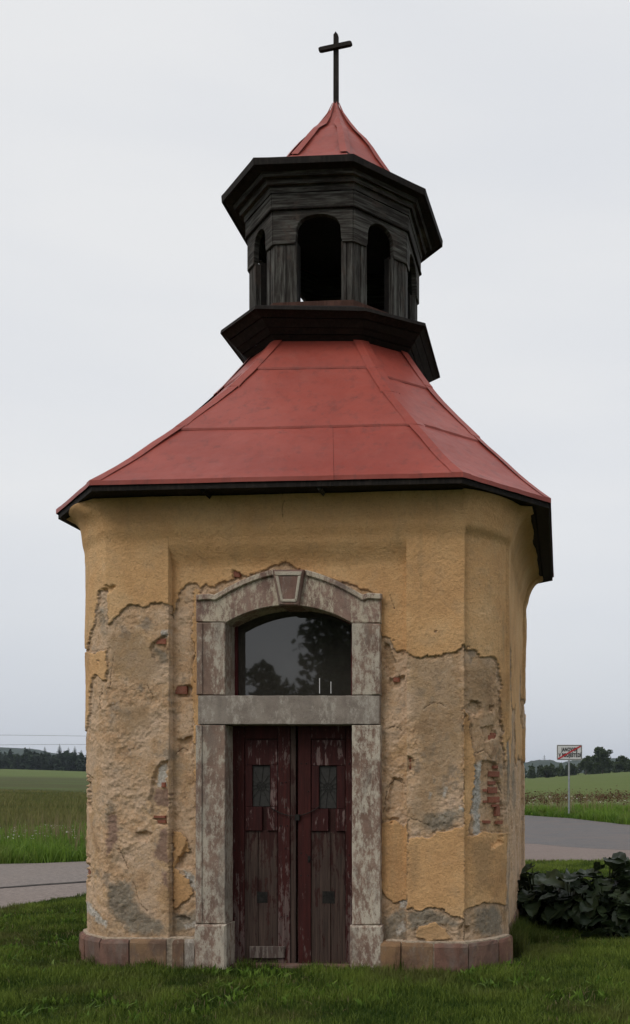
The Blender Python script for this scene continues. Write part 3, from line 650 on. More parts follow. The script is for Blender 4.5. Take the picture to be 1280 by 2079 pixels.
# arch: intrados y=1228 at the crown, 1264 at the springing
def intr(x): return 1229 + 36 * abs((x - 586) / 129) ** 2.1
def extr(x):
    d = abs(x - 586)
    if d < 150: return 1152 + 46 * (d / 135) ** 1.7 if d < 135 else 1198 + (1207 - 1198) * (d - 135) / 15
    return 1207
def arch_stone(xa, xb, name, fill=True):
    outer = [(x, extr(x)) for x in np.linspace(xa[0], xb[0], 12)]; inner = [(x, intr(x)) for x in np.linspace(xa[1], xb[1], 12)]
    poly = [F(px, py, YF) for px, py in outer + inner[::-1]]
    mb = MB(); prism(poly, YF, YB, .005, mb)
    # hood moulding following the outer edge
    o2 = [F(px, py - 0, YF - .02) for px, py in outer] + [F(px, py + 11, YF - .02) for px, py in outer[::-1]]
    prism(o2, YF - .02, YF + .02, .006, mb)
    return mb.build(name, STONE, chapel)
def arch_half(side):
    if side < 0:
        outer = [(398, 1262), (398, 1207)] + [(x, extr(x)) for x in np.linspace(424, 558, 14)]
        inner = [(x, intr(x)) for x in np.linspace(568, 457, 12)] + [(457, 1263)]
        hood = [(398, 1207), (424, 1205)] + [(x, extr(x)) for x in np.linspace(436, 556, 12)]
    else:
        outer = [(773, 1264), (773, 1205)] + [(x, extr(x)) for x in np.linspace(748, 620, 14)]
        inner = [(x, intr(x)) for x in np.linspace(608, 715, 12)] + [(715, 1265)]
        hood = [(775, 1205), (748, 1203)] + [(x, extr(x)) for x in np.linspace(736, 622, 12)]
    mb = MB(); prism([F(*p, YF) for p in outer + inner], YF, YB, .005, mb)
    hp = hood + [(x, y + 12) for x, y in hood[::-1]]
    prism([F(*p, YF - .022) for p in hp], YF - .022, YF + .02, .007, mb)
    return mb.build('arch_stone', ARCH, chapel)
arch_half(-1); arch_half(1)
ky = YF - .045
key = MB(); prism([F(*p, ky) for p in [(566, 1229), (606, 1229), (617, 1156), (553, 1156)]], ky, YB + .02, .010, key)
ks = key.build('keystone', m_stone('keystone_red_sandstone', (.27, .15, .115), (.17, .09, .07), (.54, .45, .36), .54, 5), chapel); LIME = m_stone('limewash', (.60, .53, .42), (.42, .34, .26), (.62, .56, .46), .5, 6)
kp = MB()
for q in ([(557, 1160), (613, 1160), (611, 1168), (559, 1168)], [(559, 1169), (565, 1169), (575, 1220), (570, 1220)], [(605, 1169), (611, 1169), (603, 1220), (598, 1220)], [(571, 1216), (602, 1216), (601, 1222), (572, 1222)]):
    prism([F(*p, ky - .008) for p in q], ky - .008, ky + .01, .003, kp)
kp.build('keystone_border', LIME, ks)

# ---- fanlight window
WY = YB - .0
fr = MB()
def archpoly(xa, xb, y0, dy, ly, n=16): return [F(x, intr(x * 1.0) + dy, ly) for x in np.linspace(xa, xb, n)]
oy = YB - .02
outer = [F(x, 1240 + 36 * abs((x - 594) / 122) ** 2.1 - 12, oy) for x in np.linspace(716, 472, 18)]
outer = [F(x, 1238 + 37 * abs((x - 597) / 125) ** 2.1 - 12, oy) for x in np.linspace(722, 470, 18)]
inner = [F(x, 1238 + 37 * abs((x - 597) / 125) ** 2.1 - 1, oy) for x in np.linspace(713, 482, 18)]
base_y = 1420
fo = outer + [F(470, base_y, oy)] + [F(482, base_y, oy)] + inner[::-1] + [F(713, base_y, oy), F(722, base_y, oy)]
win = prism(fo, oy, oy + .05, .004).build('window_frame', REDFR, chapel)
gp_ = [F(x, 1238 + 37 * abs((x - 597) / 125) ** 2.1 - 4, oy + .025) for x in np.linspace(716, 478, 18)] + [F(478, base_y, oy + .025), F(716, base_y, oy + .025)]
prism(gp_, oy + .025, oy + .031, .001).build('window_pane', GLASS, win)
LG = m_flat('white_paint_mark', (.7, .7, .7), .7, .1)
for x0, y0, y1 in ((649, 1377, 1408), (672, 1384, 1408)):
    prism(prect(x0 - .7, y0, x0 + .8, y1, oy + .02), oy + .0235, oy + .0245, .0003).build('white_mark', LG, win)
# rough sill slope and mortar infill behind the surround
lt = MB(); lt.box((F(586, 1440, YB)[0], YB + .06, F(586, 1441, YB)[1]), (1.12, .10, .25)); lt.build('inner_lintel', WOODD, chapel)

# ---- double door
DY = YF + .19
Ztop = F(586, 1466, DY)[1]; Zbot = .0
def dp(x0, y0, x1, y1, yf, name, m, parent, bev=.003, back=None, jit=.001):
    o = prism(dense(prect(x0, y0, x1, y1, yf), .12, jit), yf, back if back is not None else DY + .035, bev).build(name, m, parent); return o
leafL = dp(468, 1462, 602, 1958, DY + .018, 'door_leaf', DOORG, chapel, back=DY + .045)
leafR = dp(605, 1462, 722, 1960, DY + .018, 'door_leaf', DOORG, chapel, back=DY + .045)
B_ = DY + .0175
def sub(x0, y0, x1, y1, dd, name, m, lf, bev=.003): return dp(x0, y0, x1, y1, DY + dd, name, m, lf, bev, back=B_ if dd < .017 else DY + .03)
# left leaf
sub(468, 1464, 496.5, 1956, -.004, 'stile', DOORW, leafL); sub(564.5, 1464, 589, 1957, -.004, 'stile', DOORW, leafL); sub(590, 1464, 601, 1957, .006, 'astragal', DOORG, leafL)
sub(497, 1464, 564, 1500, -.002, 'rail', DOORW, leafL)
sub(497, 1686, 524, 1957, .010, 'plank', DOORG, leafL); sub(525.5, 1686, 564, 1957, .009, 'plank', DOORG, leafL)
# raised upper panel round the little grille: four pieces
def panel(x0, x1, y0, y1, wx0, wx1, wy0, wy1, nx0, nx1, lf):
    sub(x0, y0, x1, wy0 - .5, -.008, 'panel_board', DOORP, lf); sub(x0, wy0, wx0, wy1, -.008, 'panel_board', DOORP, lf); sub(wx1, wy0, x1, wy1, -.008, 'panel_board', DOORP, lf)
    sub(x0, wy1 + .5, nx0, y1, -.008, 'panel_board', DOORP, lf); sub(nx1, wy1 + .5, x1, y1, -.008, 'panel_board', DOORP, lf)
    sub(x0 - .5, y1 + 1, x1 + .5, y1 + 4, .012, 'panel_moulding', DOORG, lf)
    g_ = dp(wx0 + .5, wy0 + .5, wx1 - .5, wy1 - .5, DY + .012, 'grille_plate', m_flat('dull_grey_tin', (.035, .033, .030), .7, .2, 40), lf, .001, back=DY + .0165)
    cxp, cyp = (wx0 + wx1) / 2, (wy0 + wy1) / 2; mb = MB(); ly = DY + .006
    def T(px, py): a, b = F(px, py, ly); return (a, ly, b)
    for k in range(12):
        an = 2 * math.pi * k / 12 + .1; L = min((wx1 - wx0) / 2 / max(abs(math.cos(an)), .01), (wy1 - wy0) / 2 / max(abs(math.sin(an)), .01)) - 1
        mb.tube([T(cxp + 3 * math.cos(an), cyp + 3 * math.sin(an)), T(cxp + L * math.cos(an), cyp + L * math.sin(an))], .0022, 4)
    for rr in (3, 9): mb.tube([T(cxp + rr * math.cos(a), cyp + rr * math.sin(a)) for a in np.linspace(0, 2 * math.pi, 13)], .0022, 4)
    mb.build('iron_grille', g_.data.materials[0], lf)
panel(498, 563.5, 1503, 1687, 512, 549, 1554, 1638, 532, 542, leafL)
dp(522, 1811, 544, 1834, DY + .0085, 'vent_hole_shade', IRON, leafL, .001, back=DY + .0165)  # dark patch on the planks: shade inside the hole given as colour
dp(507, 1922, 578, 1946, DY - .022, 'kick_board', m_paintwood('bleached_board', (.10, .07, .06), (.17, .14, .12), .5), leafL, .004, back=DY - .006, jit=.003)
# right leaf
sub(605.5, 1464, 631.5, 1958, -.006, 'stile', DOORW, leafR); sub(702, 1464, 721, 1958, -.004, 'stile', DOORW, leafR); sub(632, 1464, 701.5, 1500, -.002, 'rail', DOORW, leafR)
sub(632, 1689, 671.5, 1958, .009, 'plank', DOORG, leafR); sub(673, 1689, 701.5, 1958, .010, 'plank', DOORG, leafR)
panel(633, 701, 1503, 1688, 648, 684, 1555, 1642, 667, 682, leafR)
dp(655, 1810, 680, 1835, DY + .0082, 'vent_hole_shade', IRON, leafR, .001, back=DY + .0165)  # same dark patch for the shaded hole of the right leaf
for lf, xs_, ys_ in ((leafL, (477, 572, 582), (1560, 1590, 1640, 1680, 1725, 1780, 1860)), (leafR, (613, 625, 709), (1550, 1610, 1676, 1735, 1780)), (leafL, (505, 557), (1515, 1530, 1680)), (leafR, (640, 693), (1515, 1530, 1680))):
    for x in xs_:
        for y in ys_:
            if random.random() < .7:
                a, b = F(x + random.uniform(-2, 2), y + random.uniform(-3, 3), DY); mb = MB(); mb.tube([(a, DY - .006, b), (a, DY - .011, b)], .006, 7, .004); mb.build('nail_head', IRON, lf)
# drooping chain across both leaves, with its hasp
mb = MB()
def TT_(px, py, ly): a, b = F(px, py, ly); return (a, ly, b)
ch = [TT_(x, 1637 + 20 * (1 - ((x - 598) / 52) ** 2), DY - .02) for x in np.linspace(549, 648, 23)]
for i, p in enumerate(ch[:-1]): mb.tube([Vector(p), Vector(ch[i + 1])], .0045 if i % 2 else .003, 5)
mb.box(TT_(604, 1660, DY - .022), (.04, .015, .05)); mb.build('chain', IRON, leafR)
mb = MB(); mb.box(TT_(628, 1745, DY - .008), (.022, .006, .055)); mb.tube([TT_(628, 1745, DY - .01), TT_(628, 1749, DY - .028)], .006, 6); mb.build('lock_plate', IRON, leafR)
# stone threshold
mb = MB(); mb.box((F(590, 1960, DY)[0], DY + .0, -.03), (1.02, .24, .07)); mb.V = [(a, b, c - .035) for a, b, c in mb.V]; mb.build('threshold', PLINTH, chapel)
# dark floor inside
mesh('floor', [(-1.7, -1.5, .01), (1.7, -1.5, .01), (1.7, 1.7, .01), (-1.7, 1.7, .01)], [(0, 1, 2, 3)], MORTAR, chapel)
# ================================================================== ROOFS
def ring(a, b, c, d): return [(-a, -b + d), (-a + c, -b), (a - c, -b), (a, -b + d), (a, b - d), (a - c, b), (-a + c, b), (-a, b - d)]
def backproj(px, py, H):                        # point at height H above the eye on a sight line, in chapel axes
    Y = 2000 * H / (1600 - py); X = (px - 1000) / 2000 * Y; dx, dy = X - CX0, Y - CY0
    return (dx * ct - dy * st_, dx * st_ + dy * ct)
def crooked(r, H, fix):                         # an old frame is never quite regular
    r = list(r)
    for i, (px, py) in fix.items():
        q = backproj(px, py, H); r[i] = (r[i][0] * .25 + q[0] * .75, r[i][1] * .25 + q[1] * .75)
    return r
EAVE = crooked(ring(2.141, 2.096, .658, .70), 2.406, {0: (118, 1040), 1: (185, 980), 2: (940, 964), 3: (1118, 1018), 4: (1123, 1170)})
TOPR = crooked(ring(.753, .706, .363, .344), 4.14, {1: (563, 690), 2: (731, 692), 3: (824, 715)})
zE = 2.406 + CAMZ; zT = 4.14 + CAMZ
PROF = [(0, 0), (.1, .076), (.2, .162), (.3, .256), (.42, .362), (.5, .440), (.6, .535), (.73, .665), (.85, .803), (1.0, 1.0)]
def rp(i, s, off=0.):
    h = np.interp(s, [p[0] for p in PROF], [p[1] for p in PROF]) if s > .0 else 0
    a = Vector(EAVE[i % 8]); b = Vector(TOPR[i % 8]); p = a.lerp(b, s)
    # small upward offset plus outward push
    o = p.normalized() * off * .6
    return Vector((p.x + o.x, p.y + o.y, zE + (zT - zE) * h + off))
def rface(i, u, s, off): return rp(i, s, off).lerp(rp(i + 1, s, off), u)
# roof underlay: boards shell, parent of everything on it
V = []; Fc = []; SS = [p[0] for p in PROF]
for s in SS:
    for i in range(8): V.append(rp(i, s, -.012))
for k in range(len(SS) - 1):
    for i in range(8): Fc.append((k * 8 + i, k * 8 + (i + 1) % 8, (k + 1) * 8 + (i + 1) % 8, (k + 1) * 8 + i))
roof = mesh('roof', V, Fc, WOODD, chapel)
rows = {0: [0, .42, .85, 1.0], 1: [0, .42, .85, 1.0], 2: [0, .44, .80, 1.0]}
def sheet(i, u0, u1, s0, s1, seed):
    rs = random.Random(seed); nu, nv = 10, 6; V = []; Fc = []
    for b in range(nv + 1):
        s = s0 + (s1 - s0) * b / nv
        for a in range(nu + 1):
            u = u0 + (u1 - u0) * a / nu
            off = .004 + .014 * (1 - b / nv) + rs.uniform(-.0012, .0012)
            V.append(rface(i, u, max(s - (.012 if b == 0 and s0 > 0 else 0), 0), off))
    w_ = nu + 1
    for b in range(nv):
        for a in range(nu): q = b * w_ + a; Fc.append((q, q + 1, q + w_ + 1, q + w_))
    k = len(V)                                   # turned-down lower lip
    for a in range(nu + 1): p = V[a]; V.append(Vector((p.x, p.y, p.z - (.035 if s0 == 0 else .018))))
    for a in range(nu): Fc.append((k + a, k + a + 1, a + 1, a))
    return mesh('metal_sheet', V, Fc, RED, roof, False)
sd0 = 0
for i in range(8):
    rw = rows[0 if i == 1 else (2 if i == 2 else 1)]
    for j in range(3):
        cuts = [0, 1]
        if i % 2 == 1: cuts = {0: [0, .66, 1], 1: [0, 1], 2: [0, 1]}[j] if i in (1, 3, 5, 7) else [0, 1]
        for a, b in zip(cuts[:-1], cuts[1:]):
            sd0 += 1; sheet(i, a + (0 if a == 0 else .001), b, rw[j], rw[j + 1], sd0)
# folded hip caps, three lengths on every hip
def hipcap(i, s0, s1, seed):
    rs = random.Random(seed); nv = 7; V = []; Fc = []; wd = .078 + rs.uniform(-.006, .006)
    for b in range(nv + 1):
        s = s0 + (s1 - s0) * b / nv; c = rp(i, s, .022 - .006 * b / nv); w_ = wd * (1.15 if b == 0 else 1)
        for sgn in (-1, 1):
            q0 = rp(i, s, .018); q1 = rp(i + sgn, s, .018); d = (q1 - q0); d = d.normalized() * w_
            if sgn < 0: V.append(q0 + d + Vector((0, 0, .004 + rs.uniform(-.001, .003))))
            else: V.append(c); V.append(q0 + d + Vector((0, 0, .004 + rs.uniform(-.001, .003))))
    for b in range(nv):
        for a in (0, 1): q = b * 3 + a; Fc.append((q, q + 1, q + 4, q + 3))
    k = len(V)
    for a in range(3): p = V[a]; V.append(p + Vector((0, 0, -.016 if s0 else -.04)))
    Fc += [(k, k + 1, 1, 0), (k + 1, k + 2, 2, 1)]
    return mesh('hip_cap', V, Fc, RED, roof)
for i in range(8):
    c = [0, .405 + .02 * (i % 3), .69 + .03 * (i % 2), 1.0] if i == 1 else ([0, .40, .66, .83, 1.0] if i == 2 else [0, .46, .80, 1.0])
    for a, b in zip(c[:-1], c[1:]): hipcap(i, a, b + .012 if b < 1 else 1, 200 + i * 5 + int(a * 10))
# soffit boards and fascia under the main eave
def wr(i, off):                                   # wall corner ring pushed outwards
    c = [SL, (xl, FY), (xr, FY), SR, BR, br, bl, BL][i % 8]; v = Vector(c); return v + v.normalized() * off
for i in range(8):
    A0, A1 = Vector(EAVE[i]), Vector(EAVE[(i + 1) % 8]); B0, B1 = wr(i, -.03), wr(i + 1, -.03)
    nb_ = 3
    for k in range(nb_):
        f0 = k / nb_ + .012; f1 = (k + 1) / nb_ - .012
        p = [A0.lerp(B0, f0 + (.015 if k == 0 else 0)), A1.lerp(B1, f0 + (.015 if k == 0 else 0)), A1.lerp(B1, f1), A0.lerp(B0, f1)]
        z0, z1 = zE - .055, zE - .035
        zz = random.uniform(-.002, .002)
        V = [(q.x, q.y, z0 + zz) for q in p] + [(q.x, q.y, z1 + zz) for q in p]
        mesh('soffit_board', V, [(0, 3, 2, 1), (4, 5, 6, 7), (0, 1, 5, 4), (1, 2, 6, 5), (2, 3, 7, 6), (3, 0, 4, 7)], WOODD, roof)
    o = .985
    V = []
    for z in (zE - .06, zE - .012):
        for q in (A0 * .998, A1 * .998, A1 * .987, A0 * .987): V.append((q.x, q.y, z))
    mesh('fascia_board', V, [(0, 3, 2, 1), (4, 5, 6, 7), (0, 1, 5, 4), (1, 2, 6, 5), (2, 3, 7, 6), (3, 0, 4, 7)], WOODD, roof)
    # short rafter tail in the shadow of the eave
    for t in ((.3, .62) if i == 1 else ()):
        q = A0.lerp(A1, t) * .985; r_ = B0.lerp(B1, t); mb = MB(); mb.tube([(q.x, q.y, zE - .064), (r_.x, r_.y, zE - .064)], .022, 4); mb.build('rafter_tail', WOOD if t == .62 else WOODD, roof)
# ridge of mortar that closes wall top against the boards
V = []
for i in range(8): 
    a = wr(i, .05); b = wr(i, -.2); V += [(a.x, a.y, 3.757), (b.x, b.y, 3.757)]
mesh('wall_plate', V, [(2 * i, 2 * ((i + 1) % 8), 2 * ((i + 1) % 8) + 1, 2 * i + 1) for i in range(8)], MORTAR, chapel)

# ---------------- lantern
SK = crooked(ring(.965, .978, .464, .421), 4.312, {0: (450, 672), 1: (520, 621), 2: (742, 630), 3: (864, 658), 4: (892, 762)})
LT = crooked(ring(.989, 1.046, .54, .567), 5.63, {0: (450, 398), 1: (512, 322), 2: (715, 315), 3: (862, 385), 4: (900, 488)})
BODY = ring(.755, .80, .375, .42); BODY[2] = (.348, -.80); BODY[1] = (-.385, -.80)
def band8(parent, name, A, zA, B, zB, th, m, sides=range(8), gap=.0):
    """one board per side between ring A (z zA) and ring B (z zB), with thickness th"""
    for i in sides:
        a0, a1, b0, b1 = Vector(A[i]), Vector(A[(i + 1) % 8]), Vector(B[i]), Vector(B[(i + 1) % 8])
        def P(v, z, o): q = v * (1 + 0); n_ = q.normalized() * o; return (v.x - n_.x, v.y - n_.y, z)
        V = [P(a0, zA, 0), P(a1, zA, 0), P(b1, zB, 0), P(b0, zB, 0), P(a0, zA, th), P(a1, zA, th), P(b1, zB, th), P(b0, zB, th)]
        for k in range(4, 8): V[k] = (V[k][0], V[k][1], V[k][2] + th * .5)
        mesh(name, V, [(0, 1, 2, 3), (7, 6, 5, 4), (0, 4, 5, 1), (1, 5, 6, 2), (2, 6, 7, 3), (3, 7, 4, 0)], m, parent)
def lerpring(A, B, t): return [tuple(Vector(a).lerp(Vector(b), t)) for a, b in zip(A, B)]
def grow(Rg, d): return [tuple(Vector(r).normalized() * (Vector(r).length + d)) for r in Rg]
zS = 4.312 + CAMZ; zB0 = zS + .07; zL = 5.63 + CAMZ
# core of the lantern: floor and ceiling
lant = mesh('lantern', [(x, y, zB0 + .01) for x, y in grow(BODY, -.02)], [tuple(range(8))], WOODD, chapel)
mesh('ceiling', [(x, y, 5.52 + CAMZ) for x, y in grow(BODY, -.01)], [tuple(range(8))[::-1]], WOODD, lant)
TB = grow(TOPR, .012); sh = [0, .24, .47, .72, 1.0]; hz = [0, .22, .42, .70, .93]
for k in range(4):
    a = lerpring(TB, SK, sh[k]); b = lerpring(TB, SK, sh[k + 1] - .012)
    band8(lant, 'skirt_board', grow(a, .006 * (k % 2)), zT - .02 + (zS - zT + .02) * hz[k], b, zT - .02 + (zS - zT + .02) * hz[k + 1] - .004, .02, WOODD)
band8(lant, 'skirt_rim', grow(SK, .012), zS - .022, grow(SK, .006), zS + .010, .03, WOODD)
# sloping cover of the skirt
SKT = grow(SK, .004); BB = grow(BODY, .03)
for i in range(8):
    j = (i + 1) % 8; V = [(*SKT[i], zS + .012), (*SKT[j], zS + .012), (*BB[j], zB0), (*BB[i], zB0), (*SKT[i], zS + .004), (*SKT[j], zS + .004), (*BB[j], zB0 - .03), (*BB[i], zB0 - .03)]
    mesh('skirt_cover', V, [(0, 1, 2, 3), (7, 6, 5, 4), (0, 4, 5, 1), (2, 6, 7, 3)], WOODD, lant)
band8(lant, 'base_rail', grow(BODY, .02), zB0 - .01, grow(BODY, .02), zB0 + .06, .03, WOODR)
# the eight open faces
z_sp = 5.02 + CAMZ; z_at = 5.235 + CAMZ; z_fr = 5.29 + CAMZ; z_co = 5.45 + CAMZ
def face_frame(i):
    a = Vector(BODY[i]); b = Vector(BODY[(i + 1) % 8]); L = (b - a).length; t = (b - a) / L; n_ = Vector((t.y, -t.x))
    def P(u, z, o): q = a + t * u + n_ * o; return Vector((q.x, q.y, z))
    return L, P
def fprism(P, poly, of, ob, name, m, bev=.004):
    area = sum(poly[i][0] * poly[(i + 1) % len(poly)][1] - poly[(i + 1) % len(poly)][0] * poly[i][1] for i in range(len(poly)))
    if area < 0: poly = poly[::-1]
    n = len(poly); ins = inset(poly, bev); V = [P(u, z, ob) for u, z in poly] + [P(u, z, of - bev) for u, z in poly] + [P(u, z, of) for u, z in ins]; Fc = []
    for l in (0, 1):
        for k in range(n): j = (k + 1) % n; Fc.append((l * n + k, l * n + j, (l + 1) * n + j, (l + 1) * n + k))
    Fc += [tuple(range(2 * n, 3 * n)), tuple(range(n))[::-1]]
    return mesh(name, V, Fc, m, lant)
for i in range(8):
    L, P = face_frame(i); wide = i % 2 == 1
    pw = .215 if wide and i in (1, 5) else (.155 if wide else .15)
    op0, op1 = pw, L - pw * (.62 if i == 1 else 1)
    if i == 1: op0, op1 = .212, L - .108
    # corner posts of two boards each
    for (u0, u1) in ((.004, op0 * .52), (op0 * .52 + .004, op0)): fprism(P, [(u0, zB0 + .05), (u1, zB0 + .05), (u1, z_sp - .03), (u0, z_sp - .03)], random.uniform(.0, .008), -.05, 'post_board', WOOD)
    for (u0, u1) in ((op1, op1 + (L - op1) * .45), (op1 + (L - op1) * .45 + .004, L - .004)): fprism(P, [(u0, zB0 + .05), (u1, zB0 + .05), (u1, z_sp - .03), (u0, z_sp - .03)], random.uniform(.0, .008), -.05, 'post_board', WOOD)
    # arched head board with small shoulders at the springing
    w2 = (op1 - op0) / 2; cu = (op0 + op1) / 2; ar = [(cu - w2 * math.cos(a) , z_sp + .03 + (z_at - z_sp - .03) * math.sin(a) ** .62) for a in np.linspace(0, math.pi, 15)]
    poly = [(-.004, z_sp - .045), (op0 - .015, z_sp - .045), (op0 - .002, z_sp - .01)] + ar + [(op1 + .002, z_sp - .01), (op1 + .015, z_sp - .045), (L + .004, z_sp - .045), (L + .004, z_fr), (-.004, z_fr)]
    fprism(P, poly, .022, -.03, 'arch_board', WOODH)
    fprism(P, [(-.012, z_fr + .006), (L + .012, z_fr + .006), (L + .012, z_co - .02), (-.012, z_co - .02)], .038, -.03, 'frieze_board', WOODH)
    fprism(P, [(-.016, z_fr - .012), (L + .016, z_fr - .012), (L + .016, z_fr + .004), (-.016, z_fr + .004)], .046, -.02, 'frieze_moulding', WOODD)
    # inner leaf that gives each post its depth
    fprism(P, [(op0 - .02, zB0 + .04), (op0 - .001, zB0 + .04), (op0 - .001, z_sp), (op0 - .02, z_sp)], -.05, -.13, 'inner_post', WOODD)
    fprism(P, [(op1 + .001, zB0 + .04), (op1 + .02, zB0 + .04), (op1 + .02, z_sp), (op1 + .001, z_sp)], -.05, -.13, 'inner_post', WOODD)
# cornice in three steps, then the wide soffit and rim
C0 = grow(BODY, .05); C3 = LT
for k, (t0, t1, h0, h1) in enumerate(((0, .03, z_co - .02, z_co + .040), (.03, .17, z_co + .040, z_co + .047), (.19, .24, z_co + .036, z_co + .085), (.24, .42, z_co + .085, z_co + .092), (.45, .50, z_co + .078, z_co + .120), (.52, .96, z_co + .118, zL - .035))):
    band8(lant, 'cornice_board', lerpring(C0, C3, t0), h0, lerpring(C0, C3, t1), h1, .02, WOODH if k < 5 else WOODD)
band8(lant, 'eave_rim', grow(LT, .0), zL - .055, grow(LT, .004), zL + .004, .03, WOODD)

# ---------------- small red cap roof
CP = [(1.0, 5.635), (.76, 5.79), (.61, 5.92), (.50, 6.09), (.415, 6.23), (.335, 6.345), (.24, 6.45), (.15, 6.57), (.07, 6.69), (.02, 6.80)]
def cr_(i, k, off=0.):
    r, h = CP[k]; v = Vector(LT[i % 8])
    reg = Vector((math.cos(R(-157.5 + 45 * i)), math.sin(R(-157.5 + 45 * i)))) * 1.03
    t = min(1, (1 - r) * 1.4); v = v.lerp(reg, t) * (r + off); return Vector((v.x, v.y, h + CAMZ + off * .5))
capr = mesh('cap_roof', [cr_(i, k, -.006) for k in range(len(CP)) for i in range(8)], [(k * 8 + i, k * 8 + (i + 1) % 8, (k + 1) * 8 + (i + 1) % 8, (k + 1) * 8 + i) for k in range(len(CP) - 1) for i in range(8)], RED, chapel)
for i in range(8):
    for (k0, k1) in ((0, 3), (3, len(CP) - 1)):
        V = []; Fc = []; nu = 4
        for k in range(k0, k1 + 1):
            for a in range(nu + 1): p = cr_(i, k, .004).lerp(cr_(i + 1, k, .004), a / nu); sag = math.sin(math.pi * a / nu) * (.030 + .014 * math.sin(k * 2.3 + i * 1.7)) * (1 if 2 < k < 7 else .3); V.append(p - Vector((p.x, p.y, 0)).normalized() * sag if p.xy.length > .05 else p)
        for k in range(k1 - k0):
            for a in range(nu): q = k * (nu + 1) + a; Fc.append((q, q + 1, q + nu + 2, q + nu + 1))
        mesh('metal_sheet', V, Fc, RED, capr, True)
    V = []; Fc = []; rs = random.Random(i)
    for k in range(2, len(CP)):
        c = cr_(i, k, .018); q0 = cr_(i, k, .012); w_ = min(.055, CP[k][0] * .25)
        for sg in (-1, 1):
            d = (cr_(i + sg, k, .016) - q0).normalized() * w_ * rs.uniform(.75, 1.2)
            if sg < 0: V += [q0 + d + Vector((0, 0, rs.uniform(0, .008))), c]
            else: V.append(q0 + d + Vector((0, 0, rs.uniform(0, .008))))
    for k in range(len(CP) - 3):
        for a in (0, 1): q = k * 3 + a; Fc.append((q, q + 1, q + 4, q + 3))
    mesh('hip_cap', V, Fc, RED, capr)
# ---------------- cross
zc = 6.80 + CAMZ - .06; ztp = CAMZ + (1600 - 66) / 2000 * CY0
hw = .024
cross = MB(); pl_ = [(-hw, zc), (hw, zc), (hw * .95, ztp - .03), (0, ztp), (-hw * .95, ztp - .03)]
V = [(x, -.02, z) for x, z in pl_] + [(x, .02, z) for x, z in pl_]; n = 5
cross.add(V, [tuple(range(n)), tuple(range(n, 2 * n))[::-1]] + [((i + 1) % n, i, i + n, (i + 1) % n + n) for i in range(n)])
cr_o = cross.build('cross', WOODD, chapel)
za = CAMZ + (1600 - 99) / 2000 * CY0; arm = MB(); hl = .17
pa = [(-hl, -.012), (-hl + .022, -.020), (hl - .018, -.020), (hl, -.010), (hl, .010), (hl - .018, .019), (-hl + .022, .019), (-hl, .012)]
n = 8; V = [(x, -.018, z) for x, z in pa] + [(x, .018, z) for x, z in pa]
arm.add(V, [tuple(range(n)), tuple(range(n, 2 * n))[::-1]] + [((i + 1) % n, i, i + n, (i + 1) % n + n) for i in range(n)])
ao = arm.build('cross_arm', WOODD, cr_o); ao.location = (.0, -.03, za); ao.rotation_euler = (0, -R(4.5), -R(5))
# ================================================================== VEGETATION
def bump_pts(n, boxf): pass
def inside_chapel(X, Y, pad=0.):
    dx, dy = X - CX0, Y - CY0; lx = dx * ct - dy * st_; ly = dx * st_ + dy * ct
    return (np.abs(lx) < 1.87 + pad) & (np.abs(ly) < 1.90 + pad) & (np.abs(lx) + np.abs(ly) < 3.36 + pad * 1.4), lx, ly
EY = np.array(nearE); FYE = np.array(farE)
def in_road(X, Y, pad=0.):
    yn = np.interp(X, EY[:, 0], EY[:, 1]); yf = np.interp(X, FYE[:, 0], FYE[:, 1]); return (Y > yn + pad) & (Y < yf - pad)
def blades(name, X, Y, H, W, m, tone, lean=.35, label=None, zb=0.):
    n = len(X); Z = gz(X, Y) + zb; an = np.random.rand(n) * 2 * np.pi; dx, dy = np.cos(an), np.sin(an)
    la = np.random.rand(n) * 2 * np.pi; lm = np.random.rand(n) ** 1.3 * lean; lx, ly = np.cos(la) * lm * H, np.sin(la) * lm * H
    def row(t, wf): 
        cx_ = X + lx * t * t; cy_ = Y + ly * t * t; cz_ = Z + H * t * (1 - .25 * lm * t)
        return np.stack([cx_ - dx * W * wf, cy_ - dy * W * wf, cz_], 1), np.stack([cx_ + dx * W * wf, cy_ + dy * W * wf, cz_], 1)
    a0, a1 = row(-.03, .5); b0, b1 = row(.55, .42); c0, _ = row(1., 0.)
    V = np.stack([a0, a1, b0, b1, c0], 1).reshape(-1, 3); b = np.arange(n)[:, None] * 5
    T = np.concatenate([b + [0, 1, 3], b + [0, 3, 2], b + [2, 3, 4]])
    o = npmesh(name, V, T, m, None, False, {'tone': np.repeat(tone, 5)})
    if label: tag(o, label, 'grass', kind='stuff')
    return o
GRASS = m_foliage('lawn_grass', (.036, .070, .009), (.175, .235, .038), (.125, .125, .04), .6, .2, .3)
MEAD = m_foliage('meadow_grass', (.062, .13, .014), (.155, .25, .034), (.14, .16, .045), .6, .2, .3)
DRY = m_foliage('dry_stalks', (.17, .13, .065), (.28, .22, .13), None, .8, .1, .2)
DOCK = m_foliage('dock_seed_heads', (.060, .024, .017), (.12, .055, .034), None, .85, .1, .1)
FLOW = m_foliage('white_flower_heads', (.5, .47, .38), (.75, .72, .65), None, .8, .1, .2)
TALL = m_foliage('brownish_standing_grass', (.090, .108, .030), (.170, .160, .058), (.11, .14, .038), .8, .1, .2)
